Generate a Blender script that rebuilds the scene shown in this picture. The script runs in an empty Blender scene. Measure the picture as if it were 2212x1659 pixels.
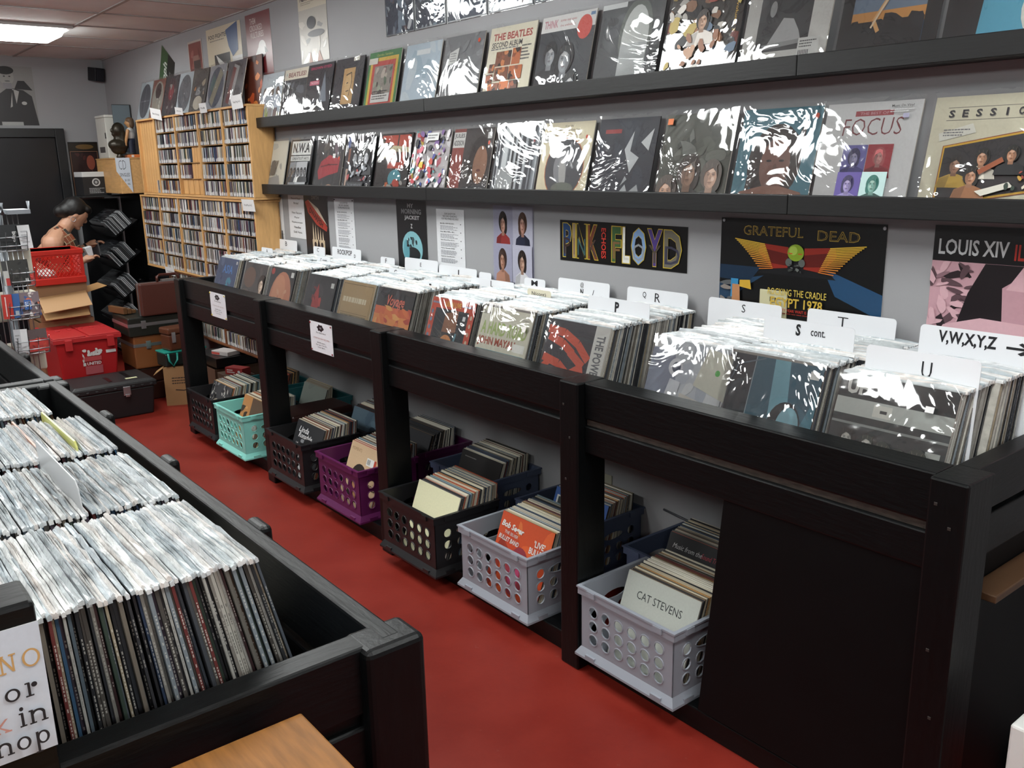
import bpy, bmesh, math, random
from mathutils import Vector, Matrix, Euler
S = bpy.context.scene
COL = S.collection
PI = math.pi
# ------------------------------------------------------------------ camera, exposure, world
cam = bpy.data.cameras.new('camera'); CAM = bpy.data.objects.new('camera', cam); COL.objects.link(CAM)
def _cam():
    yaw, pitch, roll, f = 0.90099, 0.245335, -0.020679, 1941.43
    cy, sy = math.cos(yaw), math.sin(yaw)
    fwd = Vector((-sy*math.cos(pitch), cy*math.cos(pitch), -math.sin(pitch)))
    right = Vector((cy, sy, 0)); up = right.cross(fwd)
    r2 = right*math.cos(roll)+up*math.sin(roll); u2 = up*math.cos(roll)-right*math.sin(roll)
    m = Matrix((r2, u2, -fwd)).transposed().to_4x4(); m.translation = (0, -2.6, 1.7524)
    CAM.matrix_world = m
    cam.sensor_width = 36; cam.lens = f/2212*36; cam.clip_start = .02; cam.clip_end = 60
_cam()
S.camera = CAM
S.view_settings.view_transform = 'Standard'; S.view_settings.look = 'None'
S.view_settings.exposure = 0.95; S.view_settings.gamma = 1; S.view_settings.use_curve_mapping = False
S.cycles.max_bounces = 7; S.cycles.transparent_max_bounces = 24; S.cycles.diffuse_bounces = 3
S.cycles.caustics_reflective = False; S.cycles.caustics_refractive = False
def ordinal(n): return f"{n}{'th' if 10 <= n % 100 <= 20 else {1: 'st', 2: 'nd', 3: 'rd'}.get(n % 10, 'th')}"
S.cycles.use_denoising = True; S.cycles.sample_clamp_indirect = 6
W = bpy.data.worlds.new('room_air'); S.world = W; W.use_nodes = True
W.node_tree.nodes['Background'].inputs[0].default_value = (.5, .5, .5, 1)
W.node_tree.nodes['Background'].inputs[1].default_value = .05
LAMP = 10.5      # strength of the fluorescent lenses
# ------------------------------------------------------------------ colour
def lin(c):
    if not isinstance(c, str): return tuple(c[:3])
    c = c.lstrip('#')
    if len(c) == 3: c = ''.join(x*2 for x in c)
    v = [int(c[i:i+2], 16)/255 for i in (0, 2, 4)]
    return tuple(x/12.92 if x <= .04045 else ((x+.055)/1.055)**2.4 for x in v)
def mixc(a, b, t):
    a, b = lin(a), lin(b); return tuple(x+(y-x)*t for x, y in zip(a, b))
# ------------------------------------------------------------------ materials
MATS = {}
def N(nt, typ, **kw):
    n = nt.nodes.new(typ)
    for k, v in kw.items(): setattr(n, k, v)
    return n
def mat(name, color=None, rough=.5, metal=0., src='color', bump=0., bscale=40., bstretch=(1, 1, 1), var=0., vscale=8., coat=0., spec=.5, cbump=0., emit=0.):
    """src: 'color' fixed, 'attr' per-face colour attribute, 'obj' the object's own colour"""
    if name in MATS: return MATS[name]
    m = bpy.data.materials.new(name); m.use_nodes = True; nt = m.node_tree
    b = nt.nodes['Principled BSDF']; b.inputs['Roughness'].default_value = rough; b.inputs['Metallic'].default_value = metal
    b.inputs['Specular IOR Level'].default_value = spec
    out = None
    if src == 'attr': n = N(nt, 'ShaderNodeVertexColor', layer_name='Col'); out = n.outputs[0]
    elif src == 'obj': n = N(nt, 'ShaderNodeObjectInfo'); out = n.outputs['Color']
    else: b.inputs['Base Color'].default_value = (*lin(color), 1)
    tc = None
    def coords(scale, stretch):
        t = N(nt, 'ShaderNodeTexCoord'); mp = N(nt, 'ShaderNodeMapping'); mp.inputs['Scale'].default_value = [scale*s for s in stretch]
        nt.links.new(t.outputs['Object'], mp.inputs[0]); return mp.outputs[0]
    if var:
        nz = N(nt, 'ShaderNodeTexNoise'); nz.inputs['Scale'].default_value = 1; nz.inputs['Detail'].default_value = 5
        nt.links.new(coords(vscale, bstretch), nz.inputs['Vector'])
        mr = N(nt, 'ShaderNodeMapRange'); mr.inputs[1].default_value = .3; mr.inputs[2].default_value = .7; mr.inputs[3].default_value = 1-var; mr.inputs[4].default_value = 1+var
        nt.links.new(nz.outputs[0], mr.inputs[0])
        mx = N(nt, 'ShaderNodeMix', data_type='RGBA', blend_type='MULTIPLY'); mx.inputs[0].default_value = 1
        if out: nt.links.new(out, mx.inputs[6])
        else: mx.inputs[6].default_value = (*lin(color), 1)
        nt.links.new(mr.outputs[0], mx.inputs[7]); out = mx.outputs[2]
    if out: nt.links.new(out, b.inputs['Base Color'])
    if bump:
        nz = N(nt, 'ShaderNodeTexNoise'); nz.inputs['Scale'].default_value = 1; nz.inputs['Detail'].default_value = 4
        nt.links.new(coords(bscale, bstretch), nz.inputs['Vector'])
        bp = N(nt, 'ShaderNodeBump'); bp.inputs['Strength'].default_value = bump; bp.inputs['Distance'].default_value = .004
        nt.links.new(nz.outputs[0], bp.inputs['Height']); nt.links.new(bp.outputs[0], b.inputs['Normal'])
    if coat:
        b.inputs['Coat Weight'].default_value = coat; b.inputs['Coat Roughness'].default_value = .08
    if emit:
        b.inputs['Emission Strength'].default_value = emit
        b.inputs['Emission Color'].default_value = (*lin(color), 1)
    MATS[name] = m; return m
def sleeve_mat(name, refl=.06, milk=.02, scale=4.6, strength=.8, rough=.05, lo=.46, hi=.62, det=2.2, base=.22, milkcol='dfe4e8', dist=.02):
    """thin wrinkled polythene: mostly see-through, mirrors the lamps on its creases"""
    m = bpy.data.materials.new(name); m.use_nodes = True; nt = m.node_tree
    nt.nodes.remove(nt.nodes['Principled BSDF']); out = nt.nodes['Material Output']
    oi = N(nt, 'ShaderNodeObjectInfo'); tc = N(nt, 'ShaderNodeTexCoord')
    ad = N(nt, 'ShaderNodeVectorMath', operation='MULTIPLY_ADD'); ad.inputs[1].default_value = (1, 1, 1)
    sc = N(nt, 'ShaderNodeVectorMath', operation='SCALE'); sc.inputs['Scale'].default_value = 37
    cb = N(nt, 'ShaderNodeCombineXYZ')
    for i in range(3): nt.links.new(oi.outputs['Random'], cb.inputs[i])
    nt.links.new(cb.outputs[0], sc.inputs[0]); nt.links.new(tc.outputs['Object'], ad.inputs[0]); nt.links.new(sc.outputs[0], ad.inputs[2])
    nz = N(nt, 'ShaderNodeTexNoise'); nz.inputs['Scale'].default_value = scale; nz.inputs['Detail'].default_value = det; nz.inputs['Distortion'].default_value = 2.2
    nt.links.new(ad.outputs[0], nz.inputs['Vector'])
    bp = N(nt, 'ShaderNodeBump'); bp.inputs['Strength'].default_value = strength; bp.inputs['Distance'].default_value = dist
    n2 = N(nt, 'ShaderNodeTexNoise'); n2.inputs['Scale'].default_value = 4.5; n2.inputs['Detail'].default_value = 1
    nt.links.new(ad.outputs[0], n2.inputs['Vector'])
    mk = N(nt, 'ShaderNodeMapRange'); mk.inputs[1].default_value = lo; mk.inputs[2].default_value = hi; mk.inputs[3].default_value = base; mk.inputs[4].default_value = strength
    nt.links.new(n2.outputs[0], mk.inputs[0]); nt.links.new(mk.outputs[0], bp.inputs['Strength'])
    nt.links.new(nz.outputs[0], bp.inputs['Height'])
    gl = N(nt, 'ShaderNodeBsdfGlossy'); gl.inputs['Roughness'].default_value = rough; gl.inputs['Color'].default_value = (1, 1, 1, 1)
    nt.links.new(bp.outputs[0], gl.inputs['Normal'])
    tr = N(nt, 'ShaderNodeBsdfTransparent'); df = N(nt, 'ShaderNodeBsdfDiffuse'); df.inputs['Color'].default_value = (*lin(milkcol), 1)
    m1 = N(nt, 'ShaderNodeMixShader'); m1.inputs[0].default_value = milk
    nt.links.new(tr.outputs[0], m1.inputs[1]); nt.links.new(df.outputs[0], m1.inputs[2])
    fr = N(nt, 'ShaderNodeFresnel'); fr.inputs['IOR'].default_value = 1.5; nt.links.new(bp.outputs[0], fr.inputs['Normal'])
    ma = N(nt, 'ShaderNodeMath', operation='MULTIPLY_ADD'); ma.inputs[1].default_value = .8; ma.inputs[2].default_value = refl; ma.use_clamp = True
    nt.links.new(fr.outputs[0], ma.inputs[0])
    m2 = N(nt, 'ShaderNodeMixShader'); nt.links.new(ma.outputs[0], m2.inputs[0]); nt.links.new(m1.outputs[0], m2.inputs[1]); nt.links.new(gl.outputs[0], m2.inputs[2])
    nt.links.new(m2.outputs[0], out.inputs['Surface'])
    MATS[name] = m; return m
M_WALL = mat('grey_wall_paint', '99999b', .75, bump=.08, bscale=160, var=.03, vscale=2)
M_CEIL = mat('ceiling_tile_mat', 'dfe3e2', .9, bump=.35, bscale=220, var=.05, vscale=3)
M_GRID = mat('ceiling_grid_mat', 'a09c9a', .5)
M_BLACK = mat('black_painted_wood', '050708', .42, bump=.25, bscale=14, bstretch=(1, 6, 6), var=.35, vscale=22, spec=.28)
M_BLACKY = mat('black_painted_wood_crossgrain', '050708', .42, bump=.25, bscale=14, bstretch=(6, 1, 6), var=.35, vscale=22, spec=.28)
M_BLACKV = mat('black_painted_post', '050708', .4, bump=.2, bscale=14, bstretch=(6, 6, 1), var=.3, vscale=22, spec=.28)
M_RAW = mat('worn_edge_wood', '3d352f', .6, var=.5, vscale=30, bstretch=(1, 5, 5))
M_SHELF = mat('shelf_black', '0b0c0d', .5, bump=.12, bscale=16, bstretch=(1, 6, 6), var=.2, vscale=20)
M_PANEL = mat('black_board', '040506', .55, var=.2, vscale=10, spec=.18)
M_PRINT = mat('printed_ink', src='attr', rough=.5, var=.03, vscale=120)
M_GPRINT = mat('glossy_print', src='attr', rough=.28, var=.03, vscale=90)
M_CARD = mat('cardboard_ink', src='attr', rough=.65)
M_OBJ = mat('coloured_card', src='obj', rough=.6, var=.06, vscale=30)
M_PLAST = mat('moulded_plastic', src='obj', rough=.38)
M_GLOSS = mat('gloss_plastic', src='attr', rough=.3)
M_WOOD = mat('pine_wood', 'c79a63', .5, bump=.1, bscale=12, bstretch=(1, 6, 6), var=.12, vscale=9)
M_WOODV = mat('pine_wood_upright', 'c79a63', .5, bump=.1, bscale=12, bstretch=(6, 6, 1), var=.12, vscale=9)
M_CHROME = mat('chromed_wire', 'b9bcc0', .3, metal=.9)
M_STEEL = mat('grey_tube', '8f949a', .4, metal=.5)
M_BOXB = mat('brown_cardboard', '8a6747', .8, var=.08, vscale=12)
M_SLEEVE = sleeve_mat('clear_sleeve')
M_SLEEVEB = sleeve_mat('clear_sleeve_bin', strength=.6, lo=.52, hi=.64, scale=4.5)
M_SLEEVEU = sleeve_mat('clear_sleeve_loose', strength=1.0, lo=.42, hi=.56, scale=3.2, det=2.2)
M_TOP = mat('milky_sleeve_top', 'b9c2c8', .22, bump=.9, bscale=70, var=.22, vscale=60)
M_SKIN = mat('skin', 'b98c72', .5); M_HAIR = mat('hair', '0b0a0a', .5, bump=.4, bscale=60)
def floor_mat():
    m = bpy.data.materials.new('red_floor_paint'); m.use_nodes = True; nt = m.node_tree; b = nt.nodes['Principled BSDF']
    tc = N(nt, 'ShaderNodeTexCoord')
    n1 = N(nt, 'ShaderNodeTexNoise'); n1.inputs['Scale'].default_value = 3.2; n1.inputs['Detail'].default_value = 6; n1.inputs['Roughness'].default_value = .65
    n2 = N(nt, 'ShaderNodeTexNoise'); n2.inputs['Scale'].default_value = 38; n2.inputs['Detail'].default_value = 3
    for n in (n1, n2): nt.links.new(tc.outputs['Object'], n.inputs['Vector'])
    b.inputs['Specular IOR Level'].default_value = .3
    r1 = N(nt, 'ShaderNodeValToRGB'); e = r1.color_ramp.elements
    e[0].position = .3; e[0].color = (*lin('741f17'), 1); e[1].position = .72; e[1].color = (*lin('872b20'), 1)
    nt.links.new(n1.outputs[0], r1.inputs[0])
    r2 = N(nt, 'ShaderNodeValToRGB'); e = r2.color_ramp.elements
    e[0].position = .69; e[0].color = (0, 0, 0, 1); e[1].position = .78; e[1].color = (.5, .5, .5, 1)
    nt.links.new(n2.outputs[0], r2.inputs[0])
    mx = N(nt, 'ShaderNodeMix', data_type='RGBA'); mx.inputs[7].default_value = (*lin('8a5046'), 1)
    nt.links.new(r2.outputs[0], mx.inputs[0]); nt.links.new(r1.outputs[0], mx.inputs[6]); nt.links.new(mx.outputs[2], b.inputs['Base Color'])
    mr = N(nt, 'ShaderNodeMapRange'); mr.inputs[3].default_value = .3; mr.inputs[4].default_value = .55
    nt.links.new(n1.outputs[0], mr.inputs[0]); nt.links.new(mr.outputs[0], b.inputs['Roughness'])
    bp = N(nt, 'ShaderNodeBump'); bp.inputs['Strength'].default_value = .12; bp.inputs['Distance'].default_value = .003
    nt.links.new(n2.outputs[0], bp.inputs['Height']); nt.links.new(bp.outputs[0], b.inputs['Normal'])
    return m
M_FLOOR = floor_mat()
# ------------------------------------------------------------------ object helpers
def tag(o, label=None, cat=None, group=None, kind=None):
    if label: o['label'] = label
    if cat: o['category'] = cat
    if group: o['group'] = group
    if kind: o['kind'] = kind
    return o
NAMED = {'black': '1b1c20', 'grey': '808080', 'white': 'd6d6d4', 'cream': 'cfc7ae', 'brown': '5c4432', 'dark red': '702a26', 'navy': '26324c', 'blue': '3a5a80', 'green': '394a3c', 'tan': 'a58a62', 'slate': '56626c', 'charcoal': '3c3e44', 'purple': '584060', 'pale grey': 'b4b4b0', 'orange': 'b05c38'}
def cname(c):
    c = lin(c); return min(NAMED, key=lambda k: sum((a**.45-b**.45)**2 for a, b in zip(c, lin(NAMED[k]))))
def empty(name, loc=(0, 0, 0), rot=(0, 0, 0), label=None, cat=None, group=None):
    o = bpy.data.objects.new(name, None); o.location = loc; o.rotation_euler = rot; o.empty_display_size = .05
    COL.objects.link(o); return tag(o, label, cat, group)
def link(name, me, parent=None, loc=None, rot=None, color=None, material=None):
    o = bpy.data.objects.new(name, me)
    if loc is not None: o.location = loc
    if rot is not None: o.rotation_euler = rot
    if color is not None: o.color = (*lin(color), 1)
    if parent is not None: o.parent = parent
    COL.objects.link(o); return o
def copy_tree(root):
    r = root.copy(); COL.objects.link(r)
    for ch in root.children:
        c = ch.copy(); COL.objects.link(c); c.parent = r
        for g in ch.children:
            d = g.copy(); COL.objects.link(d); d.parent = c
    return r
class MB:
    """collects faces with a colour each; build() makes ONE mesh object"""
    def __init__(s): s.v = []; s.f = []; s.c = []; s.sm = []; s.T = None
    def add(s, vs, fs, col='888', smooth=False):
        b = len(s.v); c = lin(col)
        if s.T is not None: vs = [tuple(s.T @ Vector(v)) for v in vs]
        s.v.extend(vs)
        for f in fs: s.f.append([b+i for i in f]); s.c.append(c); s.sm.append(smooth)
        return s
    def box(s, x0, x1, y0, y1, z0, z1, col='888', tops=None):
        v = [(x0, y0, z0), (x1, y0, z0), (x1, y1, z0), (x0, y1, z0), (x0, y0, z1), (x1, y0, z1), (x1, y1, z1), (x0, y1, z1)]
        return s.add(v, [(0, 3, 2, 1), (4, 5, 6, 7), (0, 1, 5, 4), (1, 2, 6, 5), (2, 3, 7, 6), (3, 0, 4, 7)], col)
    def frustum(s, a, za, b, zb, col='888'):
        """a,b = (x0,x1,y0,y1) at heights za<zb"""
        v = [(a[0], a[2], za), (a[1], a[2], za), (a[1], a[3], za), (a[0], a[3], za), (b[0], b[2], zb), (b[1], b[2], zb), (b[1], b[3], zb), (b[0], b[3], zb)]
        return s.add(v, [(0, 3, 2, 1), (4, 5, 6, 7), (0, 1, 5, 4), (1, 2, 6, 5), (2, 3, 7, 6), (3, 0, 4, 7)], col)
    def tube(s, pts, r, col='888', n=8, cap=True, smooth=True):
        pts = [Vector(p) for p in pts]; rs = r if isinstance(r, (list, tuple)) else [r]*len(pts); vs = []; fs = []
        up = Vector((0, 0, 1))
        for i, p in enumerate(pts):
            d = (pts[min(i+1, len(pts)-1)]-pts[max(i-1, 0)]).normalized()
            u = up if abs(d.dot(up)) < .9 else Vector((1, 0, 0))
            a = d.cross(u).normalized(); b = a.cross(d)
            for k in range(n):
                t = 2*PI*k/n; vs.append(tuple(p+rs[i]*(a*math.cos(t)+b*math.sin(t))))
        for i in range(len(pts)-1):
            for k in range(n): fs.append((i*n+k, i*n+(k+1) % n, (i+1)*n+(k+1) % n, (i+1)*n+k))
        if cap: fs.append(tuple(range(n))[::-1]); fs.append(tuple((len(pts)-1)*n+k for k in range(n)))
        return s.add(vs, fs, col, smooth)
    def lathe(s, prof, col='888', n=20, c=(0, 0, 0), smooth=True):
        vs = []; fs = []
        for r, z in prof:
            for k in range(n): t = 2*PI*k/n; vs.append((c[0]+r*math.cos(t), c[1]+r*math.sin(t), c[2]+z))
        for i in range(len(prof)-1):
            for k in range(n): fs.append((i*n+k, i*n+(k+1) % n, (i+1)*n+(k+1) % n, (i+1)*n+k))
        fs.append(tuple(range(n))[::-1]); fs.append(tuple((len(prof)-1)*n+k for k in range(n)))
        return s.add(vs, fs, col, smooth)
    def ball(s, c, r, col='888', n=14, m=9, rot=None):
        r = r if isinstance(r, (list, tuple)) else (r, r, r); vs = [(0, 0, r[2])]; fs = []
        for i in range(1, m):
            a = PI*i/m
            for k in range(n): t = 2*PI*k/n; vs.append((r[0]*math.sin(a)*math.cos(t), r[1]*math.sin(a)*math.sin(t), r[2]*math.cos(a)))
        vs.append((0, 0, -r[2])); L = len(vs)-1
        for k in range(n):
            fs.append((0, 1+k, 1+(k+1) % n)); fs.append((L, 1+(m-2)*n+(k+1) % n, 1+(m-2)*n+k))
        for i in range(m-2):
            for k in range(n): fs.append((1+i*n+k, 1+(i+1)*n+k, 1+(i+1)*n+(k+1) % n, 1+i*n+(k+1) % n))
        R = rot if rot is not None else Matrix.Identity(3)
        return s.add([tuple(Vector(c)+R @ Vector(v)) for v in vs], fs, col, True)
    def mesh(s, name, material):
        me = bpy.data.meshes.new(name); me.from_pydata(s.v, [], s.f)
        at = me.color_attributes.new('Col', 'FLOAT_COLOR', 'CORNER'); buf = []
        for f, c in zip(s.f, s.c): buf.extend((*c, 1.)*len(f))
        at.data.foreach_set('color', buf); me.polygons.foreach_set('use_smooth', s.sm)
        me.materials.append(material); me.update(); return me
    def build(s, name, material, parent=None, bevel=0., seg=2, loc=None, rot=None, color=None):
        o = link(name, s.mesh(name, material), parent, loc, rot, color)
        if bevel:
            b = o.modifiers.new('edge', 'BEVEL'); b.width = bevel; b.segments = seg; b.limit_method = 'ANGLE'; b.angle_limit = .6
        return o
def boxo(name, dims, material, parent=None, bevel=0., col='888', color=None, seg=2):
    """a box object whose origin is its own centre (so that grain differs from piece to piece)"""
    x0, x1, y0, y1, z0, z1 = dims; c = ((x0+x1)/2, (y0+y1)/2, (z0+z1)/2)
    return MB().box(x0-c[0], x1-c[0], y0-c[1], y1-c[1], z0-c[2], z1-c[2], col).build(name, material, parent, bevel, seg, loc=c, color=color)
# ------------------------------------------------------------------ flat print: layered ink polygons, text from the built-in font
_TXT = {}
def text_geo(t, bold=0., italic=0.):
    k = (t, bold, italic)
    if k not in _TXT:
        cu = bpy.data.curves.new('t', 'FONT'); cu.body = t; cu.size = 1; cu.resolution_u = 2; cu.offset = bold; cu.shear = italic
        ob = bpy.data.objects.new('t', cu); me = ob.to_mesh()
        vs = [(v.co.x, v.co.y) for v in me.vertices]; fs = [tuple(p.vertices) for p in me.polygons]
        ob.to_mesh_clear(); bpy.data.objects.remove(ob); bpy.data.curves.remove(cu)
        xs = [v[0] for v in vs] or [0]; ys = [v[1] for v in vs] or [0]
        _TXT[k] = (vs, fs, min(xs), max(xs), min(ys), max(ys))
    return _TXT[k]
class Art:
    """ink on a w x h sheet; local x right, z up, front towards -y; coordinates run 0..1"""
    def __init__(s, w, h, base='fff', step=.00012, y0=-.0004):
        s.w, s.h = w, h; s.m = MB(); s.k = 0; s.step = step; s.y0 = y0; s.xo = -w/2; s.zo = 0
        s.r(0, 0, 1, 1, base)
    def P(s, x, y): return (s.xo+x*s.w, s.y0-s.k*s.step, s.zo+y*s.h)
    def poly(s, pts, col):
        pts = [(min(max(x, 0), 1), min(max(y, 0), 1)) for x, y in pts]
        a = sum(pts[i][0]*pts[(i+1) % len(pts)][1]-pts[(i+1) % len(pts)][0]*pts[i][1] for i in range(len(pts)))
        if abs(a) < 1e-7: return s
        if a < 0: pts = pts[::-1]
        s.m.add([s.P(*p) for p in pts], [tuple(range(len(pts)))], col); s.k += 1; return s
    def r(s, x0, y0, x1, y1, col): return s.poly([(x0, y0), (x1, y0), (x1, y1), (x0, y1)], col)
    def e(s, cx, cy, rx, ry, col, rot=0., n=22, a0=0., a1=2*PI):
        c, q = math.cos(rot), math.sin(rot); k = n+(0 if a1-a0 > 6.28 else 1)
        return s.poly([(cx+rx*math.cos(a0+(a1-a0)*i/n)*c-ry*math.sin(a0+(a1-a0)*i/n)*q, cy+rx*math.cos(a0+(a1-a0)*i/n)*q+ry*math.sin(a0+(a1-a0)*i/n)*c) for i in range(k)], col)
    def line(s, pts, wd, col):
        for a, b in zip(pts, pts[1:]):
            dx, dy = (b[0]-a[0])*s.w, (b[1]-a[1])*s.h; L = math.hypot(dx, dy) or 1e-6; nx, ny = -dy/L*wd/2/s.w, dx/L*wd/2/s.h
            s.poly([(a[0]+nx, a[1]+ny), (a[0]-nx, a[1]-ny), (b[0]-nx, b[1]-ny), (b[0]+nx, b[1]+ny)], col); s.k -= 1
        s.k += 1; return s
    def frame(s, x0, y0, x1, y1, t, col):
        u = t*s.h/s.w
        s.r(x0, y0, x1, y0+t, col).r(x0, y1-t, x1, y1, col).r(x0, y0, x0+u, y1, col).r(x1-u, y0, x1, y1, col); return s
    def t(s, txt, x, y, w, h, col, bold=.0, it=0., rot=0., mode='c'):
        """fit txt into w x h (0 keeps aspect); x,y = centre (mode 'c') or left baseline (mode 'l')"""
        vs, fs, a, b, c, d = text_geo(txt, bold, it)
        if not vs: return s
        W_, H_ = b-a, d-c
        sx = w*s.w/W_ if w else h*s.h/H_
        sy = h*s.h/H_ if h else sx
        px, py = s.xo+x*s.w, s.zo+y*s.h; ca, sa = math.cos(rot), math.sin(rot); o = []
        for vx, vy in vs:
            lx, ly = (vx-a)*sx, (vy-c)*sy
            if mode == 'c': lx -= W_*sx/2; ly -= H_*sy/2
            o.append((px+lx*ca-ly*sa, s.y0-s.k*s.step, py+lx*sa+ly*ca))
        s.m.add(o, fs, col); s.k += 1; return s
    def lines(s, x0, x1, y0, y1, n, col, seed=1, th=.45):
        """rows of illegible small print"""
        rn = random.Random(seed); dy = (y1-y0)/n
        for i in range(n):
            y = y1-(i+.5)*dy; x = x0
            e = x1-(x1-x0)*rn.uniform(0, .35)
            while x < e:
                q = min(x+(x1-x0)*rn.uniform(.05, .14), e); s.r(x, y-dy*th/2, q, y+dy*th/2, col); s.k -= 1; x = q+(x1-x0)*.02
        s.k += 1; return s
    def blobs(s, seed, n, x0, y0, x1, y1, cols, sz=.1, el=1.8):
        rn = random.Random(seed)
        for i in range(n):
            a = sz*rn.uniform(.4, 1.2); cx, cy = rn.uniform(x0, x1), rn.uniform(y0, y1); ro = rn.uniform(0, 3.1); pts = []
            for k in range(9):
                q = 2*PI*k/9; rr = a*rn.uniform(.65, 1.1); ex, ey = rr*math.cos(q), rr*math.sin(q)/el
                X, Y = cx+ex*math.cos(ro)-ey*math.sin(ro), cy+ex*math.sin(ro)+ey*math.cos(ro)
                pts.append((min(max(X, x0), x1), min(max(Y, y0), y1)))
            s.poly(pts, rn.choice(cols))
        return s
    def person(s, cx, cy, h, skin, hair, shirt, hw=1.25):
        """a plain, nobody-in-particular head and shoulders; h = head height"""
        r = h*.36; dk = lambda t: mixc(skin, '100804', t); hl = mixc(hair, 'b0a090', .22); rn = random.Random(int(cx*997+cy*131+h*53)); q = rn.choice((-1, 1))
        s.e(cx, cy+h*.06, r*hw, h*.56, hair); s.e(cx-q*r*hw*.55, cy-h*.2, r*hw*.42, h*.36, hair)
        s.poly([(cx-h*.95, cy-h*1.3), (cx-h*.8, cy-h*.75), (cx-h*.25, cy-h*.52), (cx+h*.25, cy-h*.52), (cx+h*.8, cy-h*.75), (cx+h*.95, cy-h*1.3)], shirt)
        s.poly([(cx+q*h*.2, cy-h*.55), (cx+q*h*.8, cy-h*.78), (cx+q*h*.9, cy-h*1.3), (cx+q*h*.35, cy-h*1.3)], mixc(shirt, '000', .35))
        s.r(cx-r*.45, cy-h*.64, cx+r*.45, cy-h*.3, dk(.4)); s.e(cx, cy-h*.04, r*.8, h*.43, dk(.22)); s.e(cx-q*r*.16, cy-h*.03, r*.6, h*.4, skin)
        s.e(cx+q*r*.5, cy-h*.08, r*.24, h*.3, dk(.42)); s.e(cx-q*r*.3, cy-h*.12, r*.22, h*.08, mixc(skin, 'fff0e0', .18)); s.e(cx-q*r*.05, cy+h*.18, r*.4, h*.08, mixc(skin, 'fff0e0', .14))
        for k in (-1, 1): s.e(cx+k*r*.34, cy+h*.05, r*.22, h*.045, dk(.38), n=10); s.e(cx+k*r*.34, cy+h*.035, r*.13, h*.018, dk(.85), n=8); s.line([(cx+k*r*.14, cy+h*.1), (cx+k*r*.52, cy+h*.105)], h*.022*s.h, dk(.7))
        s.poly([(cx, cy+h*.04), (cx+q*r*.2, cy-h*.13), (cx-q*r*.12, cy-h*.13)], dk(.32)); s.e(cx, cy-h*.245, r*.28, h*.026, mixc(skin, '400808', .6), n=8); s.e(cx, cy-h*.3, r*.22, h*.02, dk(.3), n=8)
        s.poly([(cx-r*.9, cy-h*.12), (cx-r*.82, cy+h*.16), (cx-r*.6, cy+h*.42), (cx, cy+h*.5), (cx+r*.6, cy+h*.42), (cx+r*.82, cy+h*.16), (cx+r*.9, cy-h*.12), (cx+r*.66, cy+h*.14), (cx+r*.3, cy+h*.24), (cx-q*r*.2, cy+h*.3), (cx-r*.66, cy+h*.14)], hair)
        for k in range(3): a = -.6+.6*k; s.line([(cx+r*a, cy+h*.3), (cx+r*a*1.2, cy+h*.46)], h*.02*s.h, hl)
        return s
    def build(s, name, parent=None, material=None, loc=None, rot=None):
        return s.m.build(name, material or M_PRINT, parent, loc=loc, rot=rot)
# ================================================================== the room
CZ = 2.733; XF, XN, YL = -9.43, 3.2, -5.9
def struct(o, label=None): return tag(o, label, kind='structure')
struct(boxo('floor', (XF-.1, XN+.1, YL-.1, .1, -.1, 0), M_FLOOR))
struct(boxo('wall_right', (XF-.1, XN+.1, 0, .1, 0, CZ+.1), M_WALL))
struct(boxo('wall_left', (XF-.1, XN+.1, YL-.1, YL, 0, CZ+.1), M_WALL))
struct(boxo('wall_front', (XN, XN+.1, YL, 0, 0, CZ+.1), M_WALL))
struct(boxo('wall_back', (XF-.1, XF, YL, 0, 0, CZ+.1), M_WALL))
T = .634; GX0 = -8.51; GY = [0, -.752, -1.971, -3.19, -4.41, -5.63, YL]
ceil = struct(boxo('ceiling', (XF-.1, XN+.1, YL-.1, .1, CZ+.06, CZ+.12), M_CEIL))
def under(o, par): o.parent = par; o.matrix_parent_inverse = par.matrix_world.inverted() if par.matrix_world != Matrix() else Matrix.Translation(-par.location); return o
LIGHTS = {(k, j) for k in (1, 5, 8, 12, 16) for j in (1, 3)}
gx = [XF]+[GX0+T*k for k in range(0, 19)]+[XN]
_tm = {}
for i in range(len(gx)-1):
    for j in range(len(GY)-1):
        if (i-1, j) in LIGHTS: continue
        w, d = gx[i+1]-gx[i]-.012, GY[j]-GY[j+1]-.012; key = (round(w, 3), round(d, 3))
        if key not in _tm: _tm[key] = MB().box(-w/2, w/2, -d/2, d/2, 0, .015).mesh('ceiling_tile', M_CEIL)
        under(link('ceiling_tile', _tm[key], None, ((gx[i]+gx[i+1])/2, (GY[j]+GY[j+1])/2, CZ+.004)), ceil)
g = MB()
for x in gx: g.box(x-.012, x+.012, YL, 0, CZ-.002, CZ+.03)
for y in GY: g.box(XF, XN, y-.012, y+.012, CZ-.003, CZ+.03)
under(g.build('grid', M_GRID), ceil)
M_LENS = mat('lamp_lens', 'f8fcfa', .4, emit=LAMP); M_TRIM = mat('white_metal_trim', 'c9c9c8', .5)
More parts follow.
